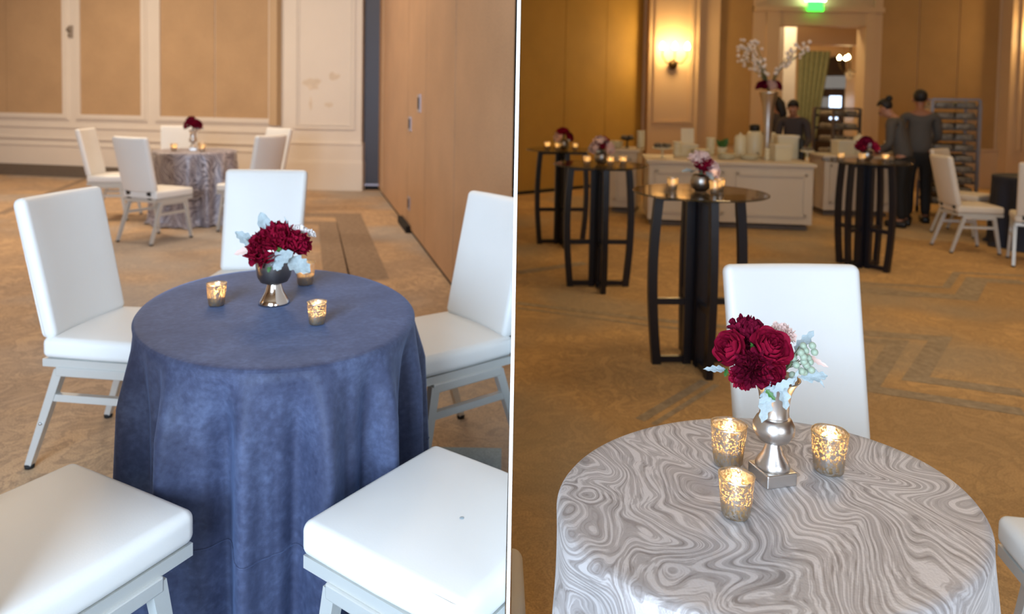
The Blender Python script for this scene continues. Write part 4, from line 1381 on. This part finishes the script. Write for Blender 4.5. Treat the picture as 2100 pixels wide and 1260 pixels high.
# ------------------------------------------------------------------ buffet
def counter_unit(name, label, a, b, depth, h, panels, ret=True):
    """panelled buffet counter with its front face from a to b"""
    a, b = Vector(a), Vector(b); d = (b - a); L = d.length
    ang = math.atan2(d.y, d.x)
    t = thing(name, label, 'counter', (a.x, a.y, ZR), ang, 'white buffet counters')
    MB().box((L / 2, depth / 2, h / 2 + 0.03), (L, depth, h - 0.10)).build('body', M['counter'], t)
    MB().box((L / 2, depth / 2 + 0.03, 0.025), (L - 0.06, depth - 0.1, 0.05)).build('kick_base', M['baseboard'], t)
    MB().rbox((L / 2, depth / 2, h - 0.02), (L + 0.06, depth + 0.06, 0.04), 0.006, m=1, k=1).build('counter_top', M['counter'], t)
    for i in range(panels):
        x0, x1 = L * i / panels + 0.07, L * (i + 1) / panels - 0.07
        m = MB(); z0, z1 = 0.17, h - 0.12
        for q0, q1, r0, r1 in ((x0, x1, z0, z0 + 0.035), (x0, x1, z1 - 0.035, z1), (x0, x0 + 0.035, z0, z1), (x1 - 0.035, x1, z0, z1)):
            m.box(((q0 + q1) / 2, -0.01, (r0 + r1) / 2), (q1 - q0, 0.02, r1 - r0))
        m.build('panel_moulding', M['counter'], t)
    return t


CH_ = 0.80
ca, cb = at(1328, 463, ZR), at(1664, 476, ZR)
c1 = counter_unit('buffet_counter', 'white panelled buffet counter carrying the tall flower vase', ca, cb, 0.95, CH_, 2)
cc, cd = at(1252, 442, ZR), at(1318, 446, ZR)
c2 = counter_unit('buffet_counter', 'narrow white buffet counter set back beside the gold wall', (cc.x, cc.y + 0.25, 0), (cd.x - 0.05, cd.y + 0.25, 0), 0.6, CH_ + 0.06, 1)
ce, cf_ = at(1712, 452, ZR), at(1842, 456, ZR)
c3 = counter_unit('buffet_counter', 'white buffet counter behind the two staff', (ce.x, ce.y + 0.35, 0), (cf_.x + 0.1, cf_.y + 0.35, 0), 0.6, CH_ + 0.02, 1)

zc = ZR + CH_


def on_counter(x, y=325, Y=8.75):
    return Vector((aty(x, y, Y).x, Y, zc))


def canister(loc, r, h, label, mat, lid=True, group='crockery on the buffet'):
    t = thing('canister', label, 'canister', loc, 0, group)
    MB().lathe([(0, 0), (r * 0.92, 0), (r, h * 0.06), (r, h * 0.94), (r * 0.9, h), (0, h)], 18).build('body', mat, t, True)
    if lid:
        MB().lathe([(0, h), (r * 0.85, h), (r * 0.8, h + 0.02), (r * 0.15, h + 0.03), (r * 0.2, h + 0.05), (0, h + 0.055)], 16).build('lid', mat, t, True)
    return t


def cup_stack(loc, r, n, label):
    t = thing('cup_stack', label, 'cups', loc, 0, 'crockery on the buffet')
    for i in range(n):
        z = i * 0.045
        MB().lathe([(0, z), (r * 0.7, z), (r, z + 0.06), (r * 0.95, z + 0.06), (r * 0.64, z + 0.006), (0, z + 0.006)], 14).build('cup', M['porcelain'], t, True)
    return t


def card_sign(loc, w, h, label, rot=0.0):
    t = thing('card_sign', label, 'sign', loc, rot, 'blank cards on the buffet')
    MB().box((0, 0, h / 2 + 0.01), (w, 0.008, h)).xform(Matrix.Rotation(-0.12, 4, 'X')).build('card', M['card'], t)
    MB().box((0, 0.015, 0.005), (w * 0.6, 0.06, 0.01)).build('stand', M['porcelain'], t)
    return t


def gift_box(loc, w, d_, h, label, rot=0.0):
    t = thing('serving_box', label, 'box', loc, rot, 'crockery on the buffet')
    MB().rbox((0, 0, h * 0.42), (w, d_, h * 0.84), 0.006, m=1, k=1).build('body', M['porcelain'], t)
    MB().rbox((0, 0, h * 0.92), (w + 0.012, d_ + 0.012, h * 0.16), 0.004, m=1, k=1).build('lid', M['card'], t)
    return t


def plate_stack(loc, r, n, label):
    t = thing('plate_stack', label, 'plates', loc, 0, 'crockery on the buffet')
    for i in range(n):
        z = i * 0.012
        MB().lathe([(0, z), (r * 0.6, z), (r, z + 0.018), (r, z + 0.022), (r * 0.58, z + 0.006), (0, z + 0.006)], 20).build('plate', M['porcelain'], t, True)
    return t


def low_dish(loc, r, label, mat='porcelain'):
    t = thing('serving_dish', label, 'dish', loc, 0, 'crockery on the buffet')
    MB().lathe([(0, 0), (r * 0.3, 0), (r * 0.12, 0.02), (r * 0.12, 0.1), (r, 0.12), (r, 0.135), (0, 0.125)], 20).build('stand', M[mat], t, True)
    rng = random.Random(int(r * 1000) + int(loc[0] * 10))
    for i in range(6):
        a = 2 * PI * i / 6
        MB().ball((r * 0.6 * math.cos(a), r * 0.6 * math.sin(a), 0.135 + r * 0.18), r * 0.26, 8, 5).build('pastry', M['food'], t, True)
    return t


Yc = ca.y + 0.30
low_dish(on_counter(1358, 325, Yc), 0.13, 'low cake stand of pastries at the gold-wall end of the long counter')
cup_stack(on_counter(1388, 325, Yc + 0.3), 0.06, 4, 'tall stack of cream cups next to the pastry stand')
card_sign(on_counter(1409, 325, Yc + 0.5) + Vector((0, 0, 0.15)), 0.17, 0.20, 'square white card raised above the cream boxes')
gift_box(on_counter(1409, 325, Yc + 0.5), 0.24, 0.16, 0.15, 'cream box carrying the square white card')
plate_stack(on_counter(1436, 325, Yc + 0.2), 0.12, 8, 'stack of cream plates beside the card')
cup_stack(on_counter(1456, 325, Yc + 0.55), 0.065, 5, 'stack of cream cups near the dark pot')
pot = thing('herb_pot', 'small dark potted herb standing on the long counter', 'plant', on_counter(1480, 325, Yc + 0.5), 0)
MB().lathe([(0, 0), (0.05, 0), (0.07, 0.12), (0.06, 0.12), (0, 0.1)], 14).build('pot', M['porcelain'], pot, True)
for i in range(9):
    a = i * 2.4
    leaf(pot, (0, 0, 0.1), (0.08 * math.cos(a), 0.08 * math.sin(a), 0.2 + 0.02 * (i % 3)), 0.03, (0, -1, 0.4), 'leaf', 3, 0.05, 0.2, i)
plate_stack(on_counter(1490, 325, Yc + 0.02), 0.12, 5, 'low stack of cream plates in front of the canisters')
canister(on_counter(1517, 325, Yc + 0.25), 0.075, 0.27, 'tall cream canister beside the glass jar', M['porcelain'])
jar = thing('drink_dispenser', 'glass drinks jar with a black lid', 'jar', on_counter(1546, 325, Yc + 0.45), 0)
MB().lathe([(0, 0), (0.1, 0), (0.11, 0.03), (0.11, 0.28), (0.08, 0.33), (0.07, 0.34), (0, 0.34)], 20).build('jar_body', M['porcelain'], jar, True)
MB().lathe([(0, 0.34), (0.065, 0.34), (0.065, 0.42), (0, 0.43)], 16).build('lid', M['dark'], jar, True)
MB().tube([(0, -0.11, 0.06), (0, -0.15, 0.06), (0, -0.155, 0.03)], 0.012, 6).build('tap', M['chrome'], jar)
plate_stack(on_counter(1536, 325, Yc), 0.12, 4, 'small plates in front of the glass drinks jar')
gift_box(on_counter(1600, 325, Yc - 0.05), 0.20, 0.16, 0.20, 'upright cream box at the foot of the tall trumpet vase', 0.1)
gift_box(on_counter(1611, 325, Yc + 0.34), 0.26, 0.18, 0.30, 'large cream box in front of the person with dark hair', -0.05)
low_dish(on_counter(1655, 325, Yc - 0.1), 0.085, 'pastry stand at the open end of the long counter')
canister(on_counter(1643, 325, Yc + 0.18), 0.035, 0.26, 'small dark coffee flask beside the large cream box', M['dark'])
canister(on_counter(1580, 325, Yc + 0.6), 0.055, 0.32, 'slim cream canister before the steel shelf rack', M['porcelain'], False)
cup_stack(on_counter(1573, 325, Yc - 0.12), 0.035, 3, 'short stack of cream cups before the tall trumpet vase')
# the set-back counters
z2 = ZR + CH_ + 0.06
for x, k in ((1260, 0), (1286, 1), (1314, 2)):
    p = aty(x, 300, cc.y + 0.5); p.z = z2
    if k == 1: low_dish(p, 0.10, 'dark dish on the narrow counter by the gold wall', 'dark')
    elif k == 0: plate_stack(p, 0.12, 7, 'wide stack of plates on the narrow counter by the gold wall')
    else: cup_stack(p, 0.06, 5, 'tall cup stack on the narrow counter by the gold wall')
z3 = ZR + CH_ + 0.02
for x, k in ((1728, 0), (1762, 1), (1792, 2), (1830, 3)):
    p = aty(x, 320, ce.y + 0.6); p.z = z3
    if k == 0: gift_box(p, 0.24, 0.2, 0.2, 'cream box on the counter behind the lone cocktail table', 0.1)
    elif k == 1: canister(p - Vector((0.01, 0, 0)), 0.075, 0.24, 'wide cream canister on the counter behind the lone cocktail table', M['porcelain'])
    elif k == 2: plate_stack(p - Vector((0.02, 0, 0)), 0.10, 10, 'plates on the counter behind the lone cocktail table')
    else: cup_stack(p + Vector((-0.06, 0, 0)), 0.06, 4, 'cups on the counter beside the bending staff member')

# tall trumpet vase with branches
pv = on_counter(1572, 325, Yc + 0.15)
kv = pv.y / F
tv = thing('trumpet_vase', 'tall silver trumpet vase on the long counter', 'vase', pv)
hv = 138 * kv
MB().lathe([(0, 0), (0.075, 0), (0.07, 0.02), (0.03, 0.05), (0.035, 0.1), (0.05, hv * 0.3), (0.058, hv * 0.55), (0.075, hv * 0.8), (0.115, hv * 0.97), (0.13, hv), (0.12, hv), (0.06, hv * 0.8), (0, hv * 0.75)], 28).build('trumpet', M['silver'], tv, True)
MB().lathe([(0, 0.0), (0.085, 0.0), (0.085, 0.012), (0, 0.014)], 24).build('foot', M['silver'], tv, True)
tf = thing('flower_arrangement', 'white blossom branches over burgundy roses in the tall trumpet vase', 'flowers', pv + Vector((0, 0, hv)))
rng = random.Random(6)
for i in range(8):
    a = 2 * PI * i / 8
    bloom(tf, 'rose' if i % 2 else 'carn', 'carn' if i not in (6,) else 'blush', Vector((0.10 * math.cos(a), 0.10 * math.sin(a), 0.075)), 0.07, (math.cos(a), math.sin(a) - 0.2, 0.8))
bloom(tf, 'rose', 'rose', Vector((0, -0.02, 0.09)), 0.08, (0, -0.3, 1))
BLOS = MB().ball((0, 0, 0), 1, 7, 5).mesh('blossom', True); BLOS.materials.append(M['white_petal'])
for i in range(15):
    a = rng.uniform(0, 2 * PI); sp = rng.uniform(0.15, 0.42); hh = rng.uniform(0.35, 0.72)
    pts = [Vector((0, 0, 0)), Vector((sp * 0.35 * math.cos(a), sp * 0.35 * math.sin(a), hh * 0.5)), Vector((sp * math.cos(a), sp * math.sin(a), hh * 0.85)), Vector((sp * 1.25 * math.cos(a), sp * 1.25 * math.sin(a), hh))]
    br = MB().tube(pts, [0.006, 0.005, 0.004, 0.002], 5).build('branch', M['stem'], tf, True)
    for j in range(9):
        u = 0.35 + 0.65 * j / 8
        k = min(2, int(u * 3)); w = u * 3 - k
        p = pts[k].lerp(pts[k + 1], w) + Vector((rng.uniform(-1, 1), rng.uniform(-1, 1), rng.uniform(-1, 1))) * 0.035
        o = obj('blossom', BLOS, None, br, loc=p); o.scale = (rng.uniform(0.014, 0.026),) * 3

# ------------------------------------------------------------------ racks
def tray_rack(label, loc, w, d_, h, n, rot, cover=True, group=None):
    t = thing('tray_rack', label, 'rack', loc, rot, group)
    for sx in (-1, 1):
        for sy in (-1, 1):
            MB().box((sx * w / 2, sy * d_ / 2, h / 2 + 0.06), (0.035, 0.035, h - 0.12)).build('post', M['steel'], t)
            cs = MB().lathe([(0, -0.015), (0.05, -0.015), (0.05, 0.015), (0, 0.015)], 14).xform(Matrix.Translation((sx * w / 2, sy * d_ / 2, 0.05)) @ Matrix.Rotation(PI / 2, 4, 'Y')).build('caster', M['black_rubber'], t, True)
            MB().box((sx * w / 2, sy * d_ / 2, 0.105), (0.04, 0.04, 0.03)).build('caster_plate', M['steel'], cs)
    for sy in (-1, 1):
        MB().box((0, sy * d_ / 2, h + 0.0), (w, 0.03, 0.03)).build('top_rail', M['steel'], t)
    for i in range(n):
        z = 0.2 + (h - 0.32) * i / (n - 1)
        tr = MB().box((0, 0, z), (w - 0.03, d_ - 0.03, 0.012)).box((0, -d_ / 2 + 0.02, z + 0.015), (w - 0.03, 0.008, 0.03)).box((0, d_ / 2 - 0.02, z + 0.015), (w - 0.03, 0.008, 0.03)).build('tray', M['tray'], t)
        for j in range(2):
            m = MB().rbox(((j - 0.5) * w * 0.45, -0.04, z + 0.045), (w * 0.42, d_ * 0.85, 0.09), 0.03, m=1, k=2)
            m.build('wrapped_platter', M['food'], tr, True)
    if cover:
        MB().box((w / 2 + 0.025, 0, h * 0.62), (0.006, d_ + 0.04, h * 0.66)).box((-w / 2 - 0.025, 0, h * 0.62), (0.006, d_ + 0.04, h * 0.66)).build('plastic_cover', M['plastic'], t)
    return t


pr_ = at(1955, 452, ZR)
tray_rack('tall tray rack wrapped in plastic beside the two staff', (pr_.x + 0.1, pr_.y + 0.35, ZR), 0.55, 0.6, 1.60, 10, D(-18))
px_ = aty(1708, 440, 10.6)
tray_rack('open steel shelf rack in front of the doorway', (px_.x, 10.6, ZR), 0.42, 0.5, 1.45, 7, D(8), False)


# ------------------------------------------------------------------ people
def skin_obj(name, verts, edges, radii, mat, parent, sub=2):
    me = bpy.data.meshes.new(name)
    me.from_pydata([tuple(v) for v in verts], edges, [])
    o = bpy.data.objects.new(name, me); COL.objects.link(o)
    sk = o.modifiers.new('skin', 'SKIN'); sk.use_smooth_shade = True
    o.modifiers.new('sub', 'SUBSURF').levels = sub
    lay = me.skin_vertices[0].data
    for i, r in enumerate(radii):
        lay[i].radius = r if hasattr(r, '__len__') else (r, r)
        lay[i].use_root = i == 0
    bpy.context.view_layer.update()
    ev = o.evaluated_get(bpy.context.evaluated_depsgraph_get())
    m2 = bpy.data.meshes.new_from_object(ev)
    bpy.data.objects.remove(o)
    m2.polygons.foreach_set('use_smooth', [True] * len(m2.polygons))
    m2.materials.clear(); m2.materials.append(mat)
    m2.name = name
    return obj(name, m2, None, parent)


def person(label, loc, rot, sc, lean, head_down, arms, shirt, trousers, skin, hair, sleeves=True, apron=False):
    """standing figure facing +Y; arms: per side (elbow, wrist) relative to the shoulder before leaning"""
    t = thing('person', label, 'person', loc, rot)
    t.scale = (sc,) * 3
    RL = Matrix.Translation((0, 0, 0.95)) @ Matrix.Rotation(-lean, 4, 'X') @ Matrix.Translation((0, 0, -0.95))
    RH = RL @ Matrix.Translation((0, 0, 1.50)) @ Matrix.Rotation(-head_down, 4, 'X') @ Matrix.Translation((0, 0, -1.50))
    up = lambda *p: RL @ Vector(p)
    hd = lambda *p: RH @ Vector(p)
    V, E, R_ = [], [], []

    def add(p, r, prev=None):
        V.append(p); R_.append(r)
        if prev is not None: E.append((prev, len(V) - 1))
        return len(V) - 1
    pel = add(Vector((0, 0, 0.95)), (0.13, 0.10))
    s1 = add(up(0, 0.0, 1.12), (0.125, 0.09), pel)
    s2 = add(up(0, 0.0, 1.30), (0.15, 0.10), s1)
    s3 = add(up(0, -0.005, 1.42), (0.10, 0.075), s2)
    nk = add(up(0, 0.0, 1.49), 0.05, s3)
    j = add(hd(0, 0.025, 1.555), (0.055, 0.065), nk)
    h1 = add(hd(0, 0.015, 1.62), (0.075, 0.092), j)
    h2 = add(hd(0, 0.0, 1.69), (0.068, 0.082), h1)
    hands = []
    arm_pts = {}
    for sx, (el, wr) in zip((-1, 1), arms):
        sh = Vector((sx * 0.185, 0, 1.405))
        a = add(up(*sh), 0.055, s3)
        e_ = up(*(sh + Vector((sx * el[0], el[1], el[2]))))
        w_ = up(*(sh + Vector((sx * wr[0], wr[1], wr[2]))))
        b = add(e_, 0.041, a); c = add(w_, 0.027, b)
        d = (w_ - e_).normalized()
        pm = add(w_ + d * 0.06, (0.036, 0.02), c)
        side = d.cross(Vector((0, 0, 1))); side = side.normalized() if side.length > 0.1 else Vector((1, 0, 0))
        for q, ln in ((-1.5, 0.062), (-0.5, 0.075), (0.5, 0.07), (1.5, 0.055)):
            k = add(w_ + d * 0.105 + side * 0.016 * q, 0.0085, pm)
            add(w_ + d * (0.105 + ln) + side * 0.018 * q + Vector((0, 0, -0.012)), 0.0065, k)
        k = add(w_ + d * 0.055 + side * sx * 0.04, 0.010, pm)
        add(w_ + d * 0.10 + side * sx * 0.055, 0.008, k)
        arm_pts[sx] = (up(*sh), e_, w_)
    legs = {}
    for sx in (-1, 1):
        a = add(Vector((sx * 0.09, 0, 0.88)), 0.085, pel)
        b = add(Vector((sx * 0.10, 0.02, 0.49)), 0.058, a)
        c = add(Vector((sx * 0.10, -0.02, 0.10)), 0.04, b)
        add(Vector((sx * 0.11, 0.10, 0.05)), (0.04, 0.03), c)
    skin_obj('body', V, E, R_, skin, t)
    # shirt: torso and sleeves, a little larger than the body
    V2 = [Vector((0, 0, 0.86)), up(0, 0, 1.10), up(0, 0, 1.29), up(0, -0.005, 1.415), up(0, 0, 1.46)]
    E2 = [(0, 1), (1, 2), (2, 3), (3, 4)]; R2 = [(0.185, 0.15), (0.155, 0.115), (0.175, 0.12), (0.13, 0.09), (0.068, 0.06)]
    for sx in (-1, 1):
        sh, e_, w_ = arm_pts[sx]
        b0 = len(V2); V2 += [sh, e_, e_.lerp(w_, 0.9 if sleeves else 0.1)]; R2 += [0.072, 0.055, 0.042]
        E2 += [(3, b0), (b0, b0 + 1), (b0 + 1, b0 + 2)]
    skin_obj('shirt', V2, E2, R2, shirt, t)
    V3 = [Vector((0, 0, 0.98)), Vector((0, 0, 0.90))]; E3 = [(0, 1)]; R3 = [(0.165, 0.135), (0.172, 0.14)]
    for sx in (-1, 1):
        b0 = len(V3)
        V3 += [Vector((sx * 0.092, 0, 0.82)), Vector((sx * 0.10, 0.02, 0.49)), Vector((sx * 0.10, -0.02, 0.09))]
        R3 += [0.098, 0.075, 0.062]; E3 += [(1, b0), (b0, b0 + 1), (b0 + 1, b0 + 2)]
    skin_obj('trousers', V3, E3, R3, trousers, t)
    for sx in (-1, 1):
        MB().rbox((sx * 0.105, 0.05, 0.045), (0.10, 0.27, 0.09), 0.035, m=1, k=2).build('shoe', M['shoe'], t, True)
    # hair
    hm = MB().ball((0, 0, 0), 1.0, 16, 10)
    hm.v = [(x * 0.086, y * 0.10, z * 0.095) for x, y, z in hm.v]
    hm.v = [(x, y if not (y > 0.03 and z < 0.03) else 0.03 - 0.02, z) for x, y, z in hm.v]
    ho = hm.xform(RH @ Matrix.Translation((0, -0.018, 1.675))).build('hair', M['hair'], t, True)
    if hair == 'long':
        MB().tube([hd(0, -0.06, 1.70), hd(0, -0.095, 1.60), up(0, -0.11, 1.45), up(0, -0.12, 1.28)], [0.06, 0.085, 0.08, 0.03], 12).build('long_hair', M['hair'], t, True)
    if hair == 'pony':
        MB().tube([hd(0, -0.10, 1.70), hd(0, -0.15, 1.66), hd(0, -0.16, 1.56), hd(0, -0.13, 1.46)], [0.025, 0.035, 0.03, 0.01], 10).build('ponytail', M['hair'], t, True)
    if hair == 'bun':
        MB().ball(hd(0, -0.12, 1.71), 0.045, 12, 8).build('hair_bun', M['hair'], t, True)
    for sx in (-1, 1):
        MB().ball(hd(sx * 0.032, 0.098, 1.635), 0.010, 8, 6).build('eye', M['eye'], t, True)
        em = MB().ball((0, 0, 0), 1, 8, 6); em.v = [(x * 0.012, y * 0.02, z * 0.032) for x, y, z in em.v]
        em.xform(RH @ Matrix.Translation((sx * 0.083, 0.0, 1.63))).build('ear', skin, t, True)
    nm = MB().lathe([(0, 0.03), (0.008, 0.01), (0.016, -0.02), (0.010, -0.028), (0, -0.028)], 8)
    nm.xform(RH @ Matrix.Translation((0, 0.105, 1.615))).build('nose', skin, t, True)
    mo = MB().ball((0, 0, 0), 1, 8, 4); mo.v = [(x * 0.024, y * 0.006, z * 0.006) for x, y, z in mo.v]
    mo.xform(RH @ Matrix.Translation((0, 0.088, 1.565))).build('mouth', plain('lips', '#7a4038', 0.5), t, True)
    return t


def standing(x, yfeet):
    p = at(x, yfeet, ZR); return (p.x, p.y, ZR)


RELAX = ((0.05, -0.04, -0.28), (0.06, 0.08, -0.52))
WORK = ((0.05, 0.08, -0.27), (0.0, 0.32, -0.34))
pm = standing(1878, 456)
person('person in grey shirt and black trousers standing upright, back turned, beside the tray rack', pm, D(-20), 0.975, 0.03, 0.25, (WORK, WORK), M['shirt'], M['black_cloth'], M['skin'], 'short')
pf = standing(1853, 464)
person('person in grey shirt and black trousers bending forward over the counter with bowed head', (pf[0] - 0.05, pf[1] - 0.05, pf[2]), D(48), 0.93, 0.30, 0.45, (WORK, WORK), M['shirt'], M['black_cloth'], M['skin2'], 'bun')
pq = aty(1590, 300, 10.75)
person('person with long black hair standing behind the tall trumpet vase', (pq.x, 10.75, ZR), D(70), 0.93, 0.05, 0.15, (RELAX, WORK), M['uniform'], M['black_cloth'], M['skin2'], 'long')
pq = aty(1627, 300, 9.95)
person('person with short dark hair looking down behind the long counter', (pq.x, 9.95, ZR), D(150), 0.90, 0.16, 0.45, (WORK, WORK), M['uniform'], M['black_cloth'], M['skin2'], 'short')

# dark red flowers on the far navy table
bowl_vase((5.7, 7.5, ZR + TOP), 0.05, 'small vase on the far navy table', M['dark'])
small_bouquet((5.7, 7.5, ZR + TOP + 0.1), 0.1, 'dark red bunch of flowers on the far navy table', 3, 0, red=4)
bpy.context.view_layer.update()
